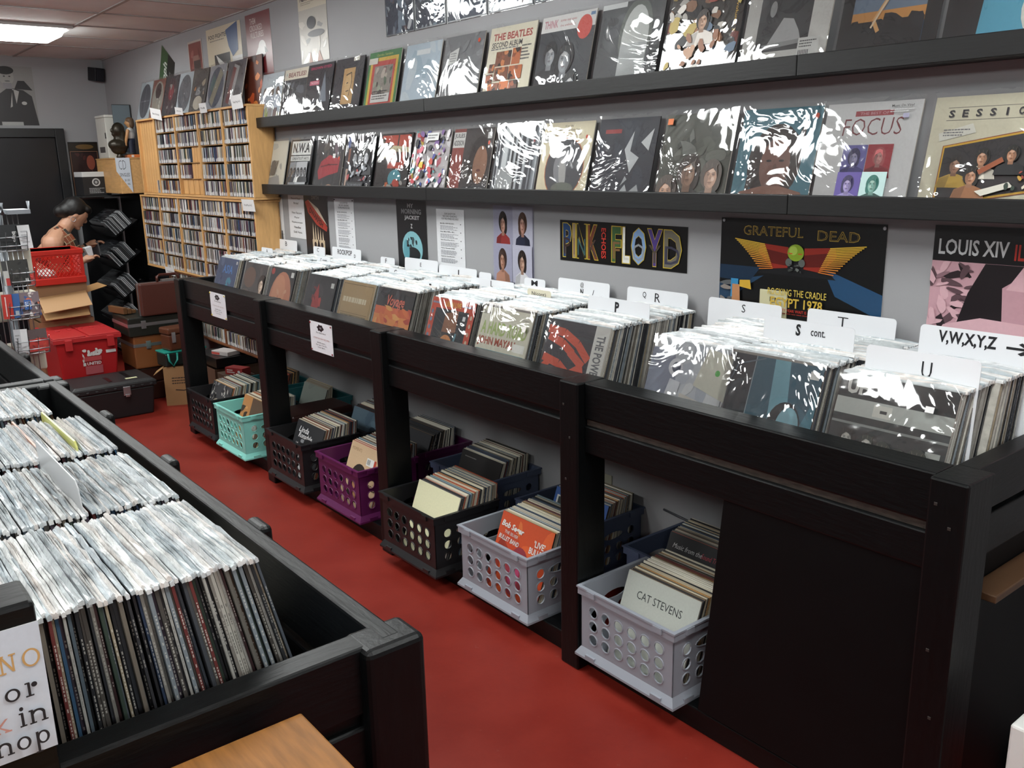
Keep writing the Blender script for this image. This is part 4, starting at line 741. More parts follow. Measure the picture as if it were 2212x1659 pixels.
# upper posters, far end
def p_foo(w, h): a = Art(w, h, 'c9bfa6'); a.t('FOO FIGHTERS', .36, .84, .6, .08, '1c1a18', .02).lines(.1, .55, .74, .79, 1, '8a8070').r(.2, 0, .66, .5, '201c1c').poly([(.25, .5), (.5, .3), (.66, .1), (.5, .1), (.3, .36)], 'd0d0cc').e(.45, .06, .2, .12, 'b8682c').poly([(.58, .9), (.92, 1), (.9, .5), (.74, .4), (.64, .6)], '284a7c').r(.72, .0, 1, .4, 'd2d2d0').blobs(2, 10, .66, .0, 1, .3, ['8f9094', 'c4c4c6', '55575c'], .06); return a
wallp('band_poster', -6.745, -6.125, 2.33, 2.69, p_foo, 'cream and black poster with a blue wing, above the disc racks')
def p_them(w, h): a = Art(w, h, '6e2a2e'); a.t('THEM', .3, .93, .24, .055, 'c8b8b4', .01).t('CROOKED', .42, .865, .5, .055, 'c8b8b4', .01).t('VULTURES', .44, .8, .54, .055, 'c8b8b4', .01).e(.62, .66, .16, .08, 'd0d0ce').poly([(.46, .68), (.56, .6), (.42, .46), (.3, .36), (.24, .56)], 'd0d0ce').poly([(.72, .68), (.84, .62), (.72, .62)], '1c1a1c').blobs(4, 9, .0, .0, .5, .4, ['d4d4d2', 'b0b0b0', '5a5c60'], .12); return a
wallp('band_poster', -6.04, -5.655, 2.04, 2.70, p_them, 'dark red poster with a white vulture at the end of the upper shelf')
def p_neko(w, h): a = Art(w, h, 'c8c0ae'); a.t('NEKO CASE', .36, .93, .56, .1, '1c1c1c', .03).r(.66, .86, .98, 1, '2c2422').lines(.1, .6, .82, .87, 2, '9a9080').r(0, 0, 1, .76, 'b0aca4').blobs(9, 14, 0, .0, 1, .6, ['d8d8d4', 'c2bdb4', 'e2e2de', '8a8a88'], .2, 3).e(.45, .56, .16, .09, '34353a').e(.6, .4, .3, .05, '5a5a5e'); return a.poly([(.3, 0), (.36, .16), (.42, 0)], '8a5236').poly([(.6, 0), (.68, .16), (.78, 0)], '8a5236')
wallp('band_poster', -5.255, -4.9, 2.33, 2.72, p_neko, 'pale poster with black title hanging above the upper shelf')
def p_red(w, h): return Art(w, h, '7d4640').frame(.0, .0, 1, 1, .04, 'b0a49c').r(.3, .3, .8, .7, '8f6a60').blobs(6, 12, .1, .1, .9, .9, ['6a3632', '96605a', '4a2826'], .16).r(.36, .24, .84, .6, '4c403c')
wallp('band_poster', -7.135, -6.85, 2.30, 2.65, p_red, 'small red poster high on the wall, left of the cream one')
def p_grn(w, h):
    a = Art(w, h, '20231f'); a.r(0, 0, .5, 1, '3f5a3a').t('stroph', .38, .5, .9, .3*w/h*1.2, 'd0d4d0', .02, 0, PI/2); return a.t('A SUNNY CALAMITY', .72, .5, .7, .08*w/h, 'a8aca8', 0, 0, PI/2).poly([(.7, .0), (1, .0), (.9, .36)], 'c8ccc8')
r = wallp('band_poster', -7.78, -7.48, 2.23, 2.68, p_grn, 'green and black tilted poster, farthest left on the long wall'); r.rotation_euler = (0, .55, 0); r.location.x -= .18
def p_dark(i):
    def f(w, h): a = Art(w, h, '2e3f55'); a.blobs(200+i, 26, 0, 0, 1, 1, ['52677e', '8a9db0', '26364a', 'b4c0ca', '3a4a5e', '6a5a5c', 'dfe5ea'], .16, 2); return a.frame(0, 0, 1, 1, .02, '1c2430')
    return f
for i, (a, b) in enumerate(((-4.262, -3.995), (-3.985, -3.72), (-3.712, -3.4), (-3.392, -3.08), (-3.07, -2.7))):
    r = wallp('glossy_sheet', a, b, 2.378, 2.70, p_dark(i), ('leftmost', 'second', 'middle', 'fourth', 'rightmost')[i]+' of five blue glossy prints hung high above the upper shelf', 'print', group='blue prints above the upper shelf')
    o = link('sleeve', sleeve_mesh(i+2, m_=M_SLEEVEB), r, loc=(0, .002, 0)); o.scale = ((b-a)/.33, 1, .322/.329)
# wall outlets
def outlet(x, z, label, col):
    r = empty('wall_outlet', (x, -.001, z), (0, 0, 0), label, 'outlet'); pl = MB().box(-.055, .055, -.006, 0, -.06, .06, col).build('plate', M_GLOSS, r, .002)
    m = MB()
    for s in (-1, 1): m.box(-.012, -.008, -.0068, -.0059, s*.03-.008, s*.03+.008, '222').box(.008, .012, -.0068, -.0059, s*.03-.006, s*.03+.006, '222')
    m.build('socket', M_GLOSS, pl); return r
outlet(-1.83, 1.24, 'cream wall outlet behind the record stacks below the winged poster', 'c9c4a0')
outlet(-2.654, .362, 'beige wall outlet with a plug, behind the floor crates', 'a8a594')
r = empty('power_cord', (-2.654, -.01, .36), label='grey plug and cord hanging from the low wall outlet', cat='cord')
MB().tube([(0, -.001, -.02), (-.02, -.04, -.02), (-.05, -.05, -.05), (-.09, -.05, -.14), (-.1, -.03, -.3)], .006, '55565a').build('cord', M_GLOSS, r); MB().tube([(0, .0, -.02), (-.012, -.03, -.02)], .014, '6a6b6e').build('plug', M_GLOSS, r)
r = empty('power_cord', (-2.3, -.006, .36), label='thin grey cord looping along the wall below the bin', cat='cord')
MB().tube([(0, 0, 0), (.12, 0, -.01), (.22, 0, -.07), (.3, 0, -.2), (.34, 0, -.34)], .005, '4a4b50').build('cord', M_GLOSS, r)
# price notices pinned to the bin
def p_price(red):
    def f(w, h):
        a = Art(w, h, 'dcdde2'); a.e(.48, .82, .13, .1, '1c1c20').e(.48, .82, .05, .035, '7a7a80'); [a.e(.48+.13*math.cos(k), .82+.1*math.sin(k), .03, .025, '1c1c20', n=8) for k in range(0, 7)]
        a.t('The Media Nerd', .5, .66, .44, .05, '333', 0, .3).t('ATTENTION NEW RECORDS', .5, .47, .74, .045, 'b4706a' if red else 'b49a94').t('$4.00 each...', .5, .33, .4, .045, '1c1c1e', .01).t('Buy 2 get 1 free, $8...', .5, .25, .5, .045, '1c1c1e', .01).t('5 for $15...', .5, .17, .36, .045, '1c1c1e', .01); return a
    return f
for x0, x1, z0, z1, red, lab, pc in ((-5.40, -5.158, .86, 1.01, 0, 'white price notice with yellow pins on the farthest bay of the wall bin', 'c8b43a'), (-4.06, -3.83, .85, 1.0, 1, 'white price notice with red pins on the second bay of the wall bin', '7a1c24')):
    w, h = x1-x0, z1-z0; r = sheet('price_notice', w, h, p_price(red)(w, h), ((x0+x1)/2, -.6525, z0), (0, 0, 0), lab, 'notice'); pins(r, [(-w/2+.008, .008), (w/2-.008, .008), (-w/2+.008, h-.008), (w/2-.008, h-.008)], pc, .005)
# big sign on the block of the near bin, facing the camera (+x); letters drawn with serifs
def serif_sign():
    w, h = .26, .165; a = Art(w, h, 'c6cdd8'); P0 = a.P; a.P = lambda x, y: P0(1-(1-x)*.56 if 0 < x < 1 else x, y); dk = '1f2026'; gold = 'c49a62'; pk = 'c08a80'
    def st(x, y0, y1, c, t=.02): a.r(x-t/2, y0, x+t/2, y1, c)
    def sf(x, y, c, l=.05, t=.012): a.r(x-l/2, y-t/2, x+l/2, y+t/2, c)
    def ring(x, y, rx, ry, c, t=.02): a.e(x, y, rx, ry, c, n=26).e(x, y, rx-t, ry-.014, 'c6cdd8', n=26)
    def arch(x0, x1, y0, yt, c): st(x0, y0, yt, c); st(x1, y0, yt-.03, c); a.e((x0+x1)/2, yt-.035, (x1-x0)/2+.009, .035, c, a0=0, a1=PI).e((x0+x1)/2, yt-.042, (x1-x0)/2-.012, .026, 'c6cdd8', a0=0, a1=PI); sf(x0, y0, c); sf(x1, y0, c); sf(x0-.008, yt, c, .03)
    y = .68; st(.70, y, y+.13, gold, .014); st(.78, y, y+.13, gold, .014); a.poly([(.69, y+.13), (.71, y+.13), (.79, y), (.77, y)], gold); sf(.70, y, gold); sf(.70, y+.13, gold, .04); sf(.78, y+.13, gold); ring(.91, y+.065, .065, .07, gold, .018)
    ring(.5, y+.045, .05, .05, dk); a.r(.46, y+.045, .55, y+.055, dk)
    y = .46; ring(.74, y+.045, .055, .05, dk); st(.86, y, y+.1, dk); sf(.86, y, dk, .06); sf(.85, y+.1, dk, .035); a.e(.9, y+.08, .022, .02, dk); a.r(.6, y+.03, .63, y+.05, pk)
    y = .25; st(.59, y, y+.15, pk); a.poly([(.6, y+.05), (.66, y+.1), (.68, y+.1), (.62, y+.045), (.69, y), (.66, y)], pk); sf(.59, y, pk); sf(.67, y, pk); st(.78, y, y+.1, dk); sf(.78, y, dk); sf(.772, y+.1, dk, .03); a.e(.78, y+.135, .015, .016, dk); arch(.85, .935, y, y+.1, dk)
    y = .08; a.e(.48, y+.07, .035, .03, dk).e(.49, y+.03, .04, .035, dk).e(.495, y+.075, .025, .016, 'c6cdd8').e(.47, y+.028, .028, .018, 'c6cdd8'); arch(.58, .66, y, y+.1, dk); st(.58, y, y+.16, dk); ring(.76, y+.048, .052, .052, dk); st(.86, y-.06, y+.1, dk); sf(.86, y-.06, dk); ring(.9, y+.048, .048, .052, dk)
    return a.t('We hav', .55, .73, .3, .09, dk, .01).t('phones', .55, .5, .36, .09, pk, .01).t('chec', .62, .31, .24, .1, pk, .01).t('the ', .55, .12, .16, .1, dk, .01)
sheet('shop_sign', .26, .165, serif_sign(), (-1.0905, -2.577, 1.078), (0, 0, PI/2), 'white lettered sign taped to the near left bin, words NO, or, in, shop', 'sign', t=.0008, m=M_PRINT)
# ================================================================== moulded file crates and the used records in them
def hole_cells(m, x0, x1, z0, z1, nx, nz, hole, skip=(), t=.003, col='fff'):
    dx, dz = (x1-x0)/nx, (z1-z0)/nz
    for i in range(nx):
        for j in range(nz):
            a, b, c, d = x0+i*dx, x0+(i+1)*dx, z0+j*dz, z0+(j+1)*dz; cx, cz = (a+b)/2, (c+d)/2
            if (i, j) in skip: m.add([(a, 0, c), (b, 0, c), (b, 0, d), (a, 0, d), (a, t, c), (b, t, c), (b, t, d), (a, t, d)], [(0, 1, 2, 3), (7, 6, 5, 4)], col); continue
            rx, rz = hole; ang = sorted(set([2*PI*k/14 for k in range(14)]+[math.atan2(s*dz, q*dx) % (2*PI) for s in (-1, 1) for q in (-1, 1)])); n = len(ang); vs = []
            for q in ang:
                ca, sa = math.cos(q), math.sin(q); k = min(dx/2/abs(ca) if abs(ca) > 1e-6 else 9, dz/2/abs(sa) if abs(sa) > 1e-6 else 9)
                vs += [(cx+k*ca, 0, cz+k*sa), (cx+(rx+.004)*ca, 0, cz+(rz+.004)*sa), (cx+(rx+.003)*ca, -.0025, cz+(rz+.003)*sa), (cx+rx*ca, -.0025, cz+rz*sa), (cx+rx*ca, t, cz+rz*sa), (cx+k*ca, t, cz+k*sa)]
            fs = []
            for k in range(n):
                e = (k+1) % n
                for u in range(5): fs.append((k*6+u, k*6+u+1, e*6+u+1, e*6+u))
            m.add(vs, fs, col)
    return m
def plate(m, x0, x1, z0, z1, t=.003, col='fff'): return m.box(x0, x1, 0, t, z0, z1, col)
CL, CD, CH = .44, .345, .262
def _crate_meshes():
    L, D, H = CL-.024, CD-.024, CH
    lp = MB(); hole_cells(lp, -L/2+.03, L/2-.03, .052, .206, 6, 3, (.0185, .0185)); plate(lp, -L/2, -L/2+.03, .01, H-.003); plate(lp, L/2-.03, L/2, .01, H-.003); plate(lp, -L/2+.03, L/2-.03, .01, .052); plate(lp, -L/2+.03, L/2-.03, .206, H-.003)
    sp = MB(); hole_cells(sp, -D/2+.03, D/2-.03, .052, .155, 4, 2, (.0185, .0185)); a, b = -D/2+.03, D/2-.03; q = (b-a)/4
    hole_cells(sp, a, a+q, .155, .206, 1, 1, (.0185, .0185)); hole_cells(sp, b-q, b, .155, .206, 1, 1, (.0185, .0185)); hole_cells(sp, a+q, b-q, .155, .206, 1, 1, (.055, .016))
    plate(sp, -D/2, a, .01, H-.003); plate(sp, b, D/2, .01, H-.003); plate(sp, a, b, .01, .052); plate(sp, a, b, .206, H-.003)
    rim = MB(); W, E = CL/2, CD/2
    for (x0, x1, y0, y1) in ((-W, W, -E, -E+.014), (-W, W, E-.014, E), (-W, -W+.014, -E+.014, E-.014), (W-.014, W, -E+.014, E-.014)): rim.box(x0, x1, y0, y1, H-.006, H)
    for s in (-1, 1): rim.box(-W+.004, W-.004, s*(E-.005)-.002, s*(E-.005)+.002, H-.03, H-.006); rim.box(s*(W-.005)-.002, s*(W-.005)+.002, -E+.007, E-.007, H-.03, H-.006)
    for s in (-1, 1):
        for x in (-.15, .15): rim.box(x-.018, x+.018, s*(E+.0005)-.003, s*(E+.0005)+.003, H-.022, H-.002)
        for y in (-.1, .1): rim.box(s*(W+.0005)-.003, s*(W+.0005)+.003, y-.018, y+.018, H-.022, H-.002)
    fl = MB(); fl.add([(-W+.012, -E+.012, .034), (W-.012, -E+.012, .034), (W-.012, E-.012, .034), (-W+.012, E-.012, .034), (-W-.004, -E-.004, .008), (W+.004, -E-.004, .008), (W+.004, E+.004, .008), (-W-.004, E+.004, .008), (-W-.004, -E-.004, 0), (W+.004, -E-.004, 0), (W+.004, E+.004, 0), (-W-.004, E+.004, 0)],
        [(4, 5, 1, 0), (5, 6, 2, 1), (6, 7, 3, 2), (7, 4, 0, 3), (8, 9, 5, 4), (9, 10, 6, 5), (10, 11, 7, 6), (11, 8, 4, 7), (11, 10, 9, 8)])
    for s in (-1, 1):
        for x in (-.15, .15): fl.box(x-.022, x+.022, s*(E-.006)-.011, s*(E-.006)+.011, .004, .02)
        for y in (-.1, .1): fl.box(s*(W-.006)-.011, s*(W-.006)+.011, y-.022, y+.022, .004, .02)
    bt = MB().box(-L/2, L/2, -D/2, D/2, .008, .012)
    return [x.mesh(n, M_PLAST) for x, n in ((lp, 'long_panel'), (sp, 'short_panel'), (rim, 'rim'), (fl, 'base_flange'), (bt, 'bottom'))]
CM = _crate_meshes()
CZ0 = .0755
def crate(x0, yf, col, label, group):
    r = empty('file_crate', (x0+CL/2, yf+CD/2, CZ0), label=label, cat='crate', group=group)
    link('long_panel', CM[0], r, (0, -CD/2+.012, 0), color=col); link('long_panel', CM[0], r, (0, CD/2-.012, 0), (0, 0, PI), col)
    link('short_panel', CM[1], r, (CL/2-.012, 0, 0), (0, 0, PI/2), col); link('short_panel', CM[1], r, (-CL/2+.012, 0, 0), (0, 0, -PI/2), col)
    for k, n in ((2, 'rim'), (3, 'base_flange'), (4, 'bottom')): link(n, CM[k], r, color=col)
    return r
JPAL = ['d6d0bd', 'c8c2b0', '2a2a2c', 'b7ab92', 'e0dccf', '8a7f6c', '1d1d20', '9aa4aa', 'a8553c', '6c5a48', 'd9d4c6', '3c4a5c', 'b8b0a0', '5c2f2a', 'cfc7b0', '4a4a4a', 'ddd8ca', '7b8f98', 'b98f5c', '8f8a80']
UJ = []
for i, c in enumerate(JPAL): m = MB(); jacket_geo(m, .0042+.001*(i % 3), c, rnd, .313, .312, -.1565); UJ.append((m.mesh('jacket', M_CARD), .0042+.001*(i % 3), cname(c)))
UREST = MB()
def crate_stack(xl, yf, n, front, flabel, dark, where, indiv, seed, lean0=.36, yback=None, pal=None):
    rn = random.Random(seed); y = yf; x = xl+.157; yb = yback; z0 = CZ0+.0125
    if front:
        r = empty('front_record', (x, y, z0), (-lean0, 0, 0), flabel, 'record', 'front records of the floor crates'); link('jacket', JD if dark else JW, r); front().build('cover_print', r)
        y += .0062
    for k in range(n):
        f = k/max(1, n-1); lean = -(lean0*(1-f)+.10*f)+rn.uniform(-.008, .006); loc = (x+rn.uniform(-.002, .002), y, z0+(rn.uniform(0, .006)))
        me, t, cn = rn.choice(UJ if not pal else [UJ[i] for i in pal])
        if indiv: tag(link('used_record', me, None, loc, (lean, 0, rn.uniform(-.01, .01))), cn+' used record jacket, '+ordinal(k+1)+' from the front, '+where, 'record', 'used records in the '+where)
        else:
            UREST.T = Matrix.Translation(loc) @ Euler((lean, 0, 0)).to_matrix().to_4x4(); c = rn.choice(JPAL if not pal else [JPAL[i] for i in pal]); jacket_geo(UREST, t, c, rn, .313, .312, -.1565); UREST.T = None
        y += t+.0014+(.004 if rn.random() < .08 else 0)
        if yb is not None and y > yb: break
    return
tagged_stack = crate_stack
def c_b1(): a = A_('3a3a3c'); a.blobs(301, 60, 0, .2, 1, 1, ['c8c6c0', '1c1c1e', '77777a', 'a8a6a0', '2c2c30'], .09, 2.4); return a.e(.45, .42, .3, .26, 'b8b29c').blobs(302, 10, .25, .24, .65, .6, ['26241f', '6a6454'], .06)
def c_aq(): a = A_('5a4434'); a.r(0, 0, .4, 1, 'b07a46').blobs(305, 8, 0, .2, .42, .8, ['3a2a22', '8a5a34', 'c89258'], .14).r(.56, .3, .86, .68, '8a8a80').t('RICHARD', .7, .6, .24, .08, 'b4c0bc', .02).t('MARTIN', .7, .48, .24, .08, 'b4c0bc', .02); return a.t('ALLAN', .66, .36, .34, .12, 'e0dac8', .02)
def c_bw(): a = A_('222326'); a.t('Linda', .3, .86, .36, .1, 'd4d4d4', .01, .3).t('Ronsdale', .4, .76, .5, .09, 'd4d4d4', .01, .3).e(.55, .4, .36, .34, '141416').e(.56, .42, .18, .22, 'c2c2c2').e(.6, .2, .2, .12, 'd6d6d6'); return a.blobs(309, 8, .0, .2, .4, .7, ['3c3c40', '77797c', 'b4aaa8'], .1)
def c_ju(): a = A_('c4a786'); a.t('MOMENTS', .2, .9, .3, .05, '8a6a4a').e(.42, .42, .25, .28, '2c241f').r(.2, .1, .64, .44, '2c241f').e(.45, .34, .15, .2, 'a87a56').r(.56, .72, .78, .84, 'dcdcd8'); [a.r(.58+i*.02, .74, .59+i*.02, .82, '444') for i in range(5)]; return a.r(.78, .68, .84, .84, 'b8442e').t('Julio', .86, .62, .22, .14, '33261f', 0, .2).t('Iglesias', .82, .42, .34, .16, '33261f', 0, .2)
def c_pl(): return A_('d6d3b0')
def c_se(): a = A_('c04a24'); a.blobs(315, 14, 0, 0, 1, 1, ['a83a1e', 'd05a2a', 'b8401f', '8f3020', 'cf6a34'], .2).e(.5, .36, .2, .3, '8a2f3a').e(.48, .3, .1, .14, 'a83a60').t('Bob Seger', .26, .84, .44, .1, 'd8d8d4', .03, .2, -.05).t('THE SILVER', .26, .76, .26, .04, 'c8c8c4', .01, .2, -.05).t('BULLET BAND', .24, .68, .4, .06, 'd0d0cc', .02, .2, -.05).t("'LIVE'", .8, .78, .2, .08, 'dcdcd8', .02).t('BULLET', .78, .68, .28, .08, 'dcdcd8', .02); return a
def c_ca(): a = A_('b4b8b0'); return a.t('CAT STEVENS', .5, .79, .62, .085, '26282a', .0)
def c_fl():
    a = A_('1c1a1a'); a.lines(.1, .4, .9, .93, 1, '8a8a86')
    for ch, x, y, c in zip('FLOYDO', (.12, .32, .48, .62, .78, .9), (.6, .58, .56, .52, .5, .48), ('d0b02e', 'c0502a', '4a8a5a', 'c8442e', 'd08a2e', '4a7ac0')): a.t(ch, x, y, .16, .2, c, .05)
    return a
def c_ex(): a = A_('30589a'); a.r(.05, .3, .95, .9, 'd8d8d0').r(.08, .33, .92, .88, '2c3a3c').t('EXPERT', .5, .8, .7, .1, '4a9a6a', .02).t('BRASS', .5, .66, .6, .1, 'b8543a', .02).r(.08, .5, .92, .58, '2a2a2a').t('PLACES', .5, .54, .5, .06, 'ddd', .01); return a
def c_so(): a = A_('1a1a1d'); a.t('Music from the', .3, .86, .44, .06, 'c8c8c8', 0, .3).t('Sound Track', .66, .86, .3, .06, 'b03a48', 0, .3); return a.t('of the Show', .88, .78, .2, .05, 'c8c8c8', 0, .3)
def c_bl(): a = A_('5c7484'); return a.blobs(330, 10, 0, 0, 1, 1, ['6a8494', '50687a', '7f96a2', '465c6c'], .2).e(.8, .7, .1, .05, '2c3c4a')
def c_gy(): return A_('8d968e').blobs(333, 6, 0, 0, 1, 1, ['949d95', '868f88'], .2)
def c_br(): return A_('6a3a30')
FR = [ # x0, y front, colour, label, stack x, n, art, cover label, dark
 (-5.82, -.722, '19191b', 'black file crate at the far end of the front row under the wall bin', -5.70, 34, c_b1, 'black and white collage jacket in front of the farthest black crate', True, 'farthest black floor crate'),
 (-5.315, -.732, '86cfc4', 'aqua file crate in the front row under the wall bin', -5.20, 34, c_aq, 'brown photo jacket in front of the aqua crate', True, 'aqua floor crate'),
 (-4.585, -.715, '19191b', 'black file crate in the front row just left of the purple one', -4.47, 40, c_bw, 'black and white portrait jacket in front of the middle black crate', True, 'middle black floor crate'),
 (-4.03, -.695, '561a4a', 'purple file crate in the front row under the wall bin', -3.91, 36, c_ju, 'tan jacket with a dark-haired head in front of the purple crate', False, 'purple floor crate'),
 (-3.315, -.745, '19191b', 'black file crate in the front row beside the farther grey crate', -3.20, 42, c_pl, 'blank cream jacket in front of the black crate', False, 'black floor crate nearest the camera'),
 (-2.775, -.70, '8e939c', 'grey file crate in the front row, second from the black board', -2.68, 40, c_se, 'orange jacket with white lettering in front of a grey crate', True, 'second grey floor crate'),
 (-2.075, -.695, '8e939c', 'grey file crate in the front row, nearest the black board', -1.975, 46, c_ca, 'pale grey jacket with dark capitals in front of the nearest grey crate', False, 'nearest grey floor crate')]
for i, (x0, yf, c, lab, xs, n, art, clab, dk, where) in enumerate(FR):
    crate(x0, yf, c, lab, 'floor crates, front row'); tagged_stack(min(xs, x0+.101), yf+.045+.012*(i % 2), 40, art, clab, dk, where, True, 400+i, yback=yf+CD-.03)
BK = [(-5.855, '2a6a70', 'teal file crate at the wall, farthest in the back row', -5.80, 30, c_br, 'dark brown jacket in front of the farthest teal crate', [2, 6, 8, 9, 13, 15, 5, 18]),
 (-5.325, '2a6a70', 'teal file crate at the wall holding a few pale jackets', -5.27, 16, c_gy, 'pale grey-green jacket in front of the second teal crate', [3, 5, 14, 12, 19]),
 (-4.56, '1d1d20', 'black file crate at the wall behind the middle black crate', -4.52, 30, c_bl, 'misty blue jacket in front of a back-row crate', None),
 (-4.06, '48163e', 'purple file crate at the wall behind the front purple one', -4.03, 34, lambda: A_('25262b'), 'plain black jacket in front of the back purple crate', [2, 6, 15, 11, 4, 9, 16]),
 (-3.505, '454f66', 'slate blue file crate at the wall behind the cream jacket', -3.44, 34, c_fl, 'black jacket with rainbow letters in front of a slate crate', None),
 (-2.845, '454f66', 'slate blue file crate at the wall behind the orange jacket', -2.73, 34, c_ex, 'blue jacket with a framed title in front of a slate crate', None),
 (-2.2, '454f66', 'slate blue file crate at the wall behind the nearest grey crate', -2.08, 30, c_so, 'black jacket with script title in the nearest back-row crate', None)]
for i, (x0, c, lab, xs, n, art, clab, pal) in enumerate(BK):
    crate(x0, -.347, c, lab, 'floor crates, back row'); tagged_stack(min(xs, x0+.101), -.30+.05*(i == 1), n, art, clab, True, 'back-row crates', False, 500+i, yback=-.035, pal=pal)
o = UREST.build('back_row_records', M_CARD); tag(o, 'used record jackets filling the back-row crates against the wall', 'record', kind='stuff')
# brown record case between the aqua and black crates
r = empty('record_case', (-4.735, -.345, .0755), label='dark brown record case between the aqua crate and a black crate', cat='case')
MB().box(-.12, .12, -.195, .195, 0, .215, '35211f').build('body', M_GLOSS, r, .01); MB().box(-.121, .121, -.196, .196, .218, .285, '35211f').build('lid', M_GLOSS, r, .012)
MB().tube([(-.05, -.2, .25), (-.05, -.22, .25), (.05, -.22, .25), (.05, -.2, .25)], .008, '231716').build('handle', M_GLOSS, r); MB().box(-.03, .03, -.199, -.194, .2, .24, '8f8578').build('latch', M_GLOSS, r, .003)
# wood-topped table corner in the foreground
r = empty('side_table', (-.86, -2.4, 0), label='wood-topped table whose corner pokes in at the bottom edge', cat='table')
M_TBL = mat('table_veneer', '80552a', .5, bump=.06, bscale=10, bstretch=(1.5, 12, 12), var=.22, vscale=7, spec=.2)
MB().box(-.21, .35, -.45, .255, .978, 1.0, 'a87').build('table_top', M_TBL, r, .003)
for x, y in ((-.17, .21), (.31, .21), (-.17, -.41), (.31, -.41)): MB().box(x-.02, x+.02, y-.02, y+.02, 0, .978, '222').build('leg', M_BLACKV, r, .003)
# white carton at lower right
r = empty('white_carton', (-.52, -.53, 0), label='white carton with a small printed label at the lower right corner', cat='carton')
MB().box(-.18, .18, -.11, .11, 0, .5, 'd9d9d6').build('box', M_CARD, r, .006)
a = Art(.12, .08, 'd0d2ce'); a.frame(.02, .02, .98, .98, .02, '555').lines(.1, .9, .2, .85, 4, '4a6a5a', 3); a.build('label', r, loc=(-.1, -.1104, .3))
# ================================================================== compact disc racks at the far end of the long wall
CDP = ['26262a', 'd4d4d2', '8a8a8c', '33383f', '6a2c2c', 'b9b4a8', '18181a', '5a5f66', 'c8c6c0', '6b5a44', 'a09a8c', '2f3d34', 'e0deda', '4a3a4c', 'b88a4a', '9a9da0', '4a3044', '30343c', '2d4a6a', 'c0b090']
CW, CHT = .0101, .099
def cd_geo(m, x, y, z, c, rn, w=CW-.0008, h=CHT, tab=True):
    m.box(x, x+w, y, y+.12, z, z+h, c)
    if tab and rn.random() < .88:
        q = z+h*rn.uniform(.2, .3); m.add([(x+.0008, y-.0006, z+.002), (x+w-.0008, y-.0006, z+.002), (x+w-.0008, y-.0006, q), (x+.0008, y-.0006, q)], [(0, 1, 2, 3)], 'd8d8d8')
CDM = []
for c in CDP: m = MB(); cd_geo(m, -CW/2, 0, 0, c, rnd); CDM.append((m.mesh('cd_case', M_GLOSS), cname(c)))
CDREST = MB()
def disc_rack(xs, z0, rows, label, empty_=(), half=(), indiv=(), where='', wood='c79a63'):
    x0, x1 = xs[0], xs[-1]; H = rows*.1165+.02; r = empty('disc_rack', ((x0+x1)/2, 0, z0), label=label, cat='rack', group='wooden disc racks')
    mw, mv = (M_WOOD, M_WOODV) if wood == 'c79a63' else (M_BRN, M_BRNV)
    part(r, 'top_board', (x0, x1, -.185, -.002, z0+H-.014, z0+H), mw, .002); part(r, 'bottom_board', (x0, x1, -.185, -.002, z0, z0+.016), mw, .002); part(r, 'back_board', (x0+.016, x1-.016, -.02, -.004, z0+.017, z0+H-.015), mw, .001)
    for x in xs: a = min(max(x-.01, x0), x1-.02); part(r, 'upright', (a, a+.02, -.183, -.021, z0+.0165, z0+H-.0145), mv, .002)
    for i in range(len(xs)-1):
        a, b = xs[i]+.0115, xs[i+1]-.0115
        if i in empty_:
            n = 7
            for k in range(n): part(r, 'back_slat', (a+(b-a)*k/n, a+(b-a)*(k+.86)/n, -.16, -.145, z0+.018, z0+H-.016), mv, .002)
            if i == 0:
                for k in range(4): cd_geo(CDREST, b-.012*(k+1), -.183, z0+.02, rnd.choice(CDP), rnd)
            continue
        for j in range(rows):
            z = z0+.018+j*.1165
            if j: part(r, 'shelf', (a, b, -.17, -.021, z-.005, z-.001), mw, .001)
            xe = a+(b-a)*half[(i, j)] if (i, j) in half else b
            x = a; nn = 0
            if (i, j) in half:
                for k in range(4): q = xe+(b-xe)*k/4; part(r, 'back_slat', (q, q+(b-xe)*.22, -.16, -.145, z, z+.108), mv, .002)
            while x+CW < xe:
                if rnd.random() < .03: x += rnd.uniform(0, .012); continue
                h = 0
                if i in indiv:
                    me, cn = rnd.choice(CDM); o = link('cd_case', me, None, (x+CW/2, -.176+rnd.uniform(0, .005), z)); nn += 1; tag(o, cn+' disc spine, '+ordinal(nn)+' from left, '+('bottom', 'fourth', 'middle', 'second', 'top')[j]+' shelf, '+where, 'disc', 'compact discs in the '+where)
                else: cd_geo(CDREST, x, -.176+rnd.uniform(0, .005), z, rnd.choice(CDP), rnd)
                x += CW
    return r
M_BRN = mat('brown_rack_wood', '7a4a2c', .5, var=.12, vscale=10); M_BRNV = M_BRN
disc_rack([-8.006, -7.565, -7.096, -6.62, -6.162, -5.702], 1.524, 5, 'upper pine rack of compact discs with two partly empty columns', empty_=(0,), half={(2, 2): .55, (2, 1): .5, (2, 0): 0.0}, indiv=(4,), where='right column of the upper pine rack')
disc_rack([-8.132, -7.653, -7.2, -6.73, -6.265, -5.724], .918, 5, 'lower pine rack full of compact discs above the bin end')
disc_rack([-7.60, -7.04, -6.47, -5.88], .44, 4, 'brown bottom rack of discs seen under the end of the bin', wood='b')
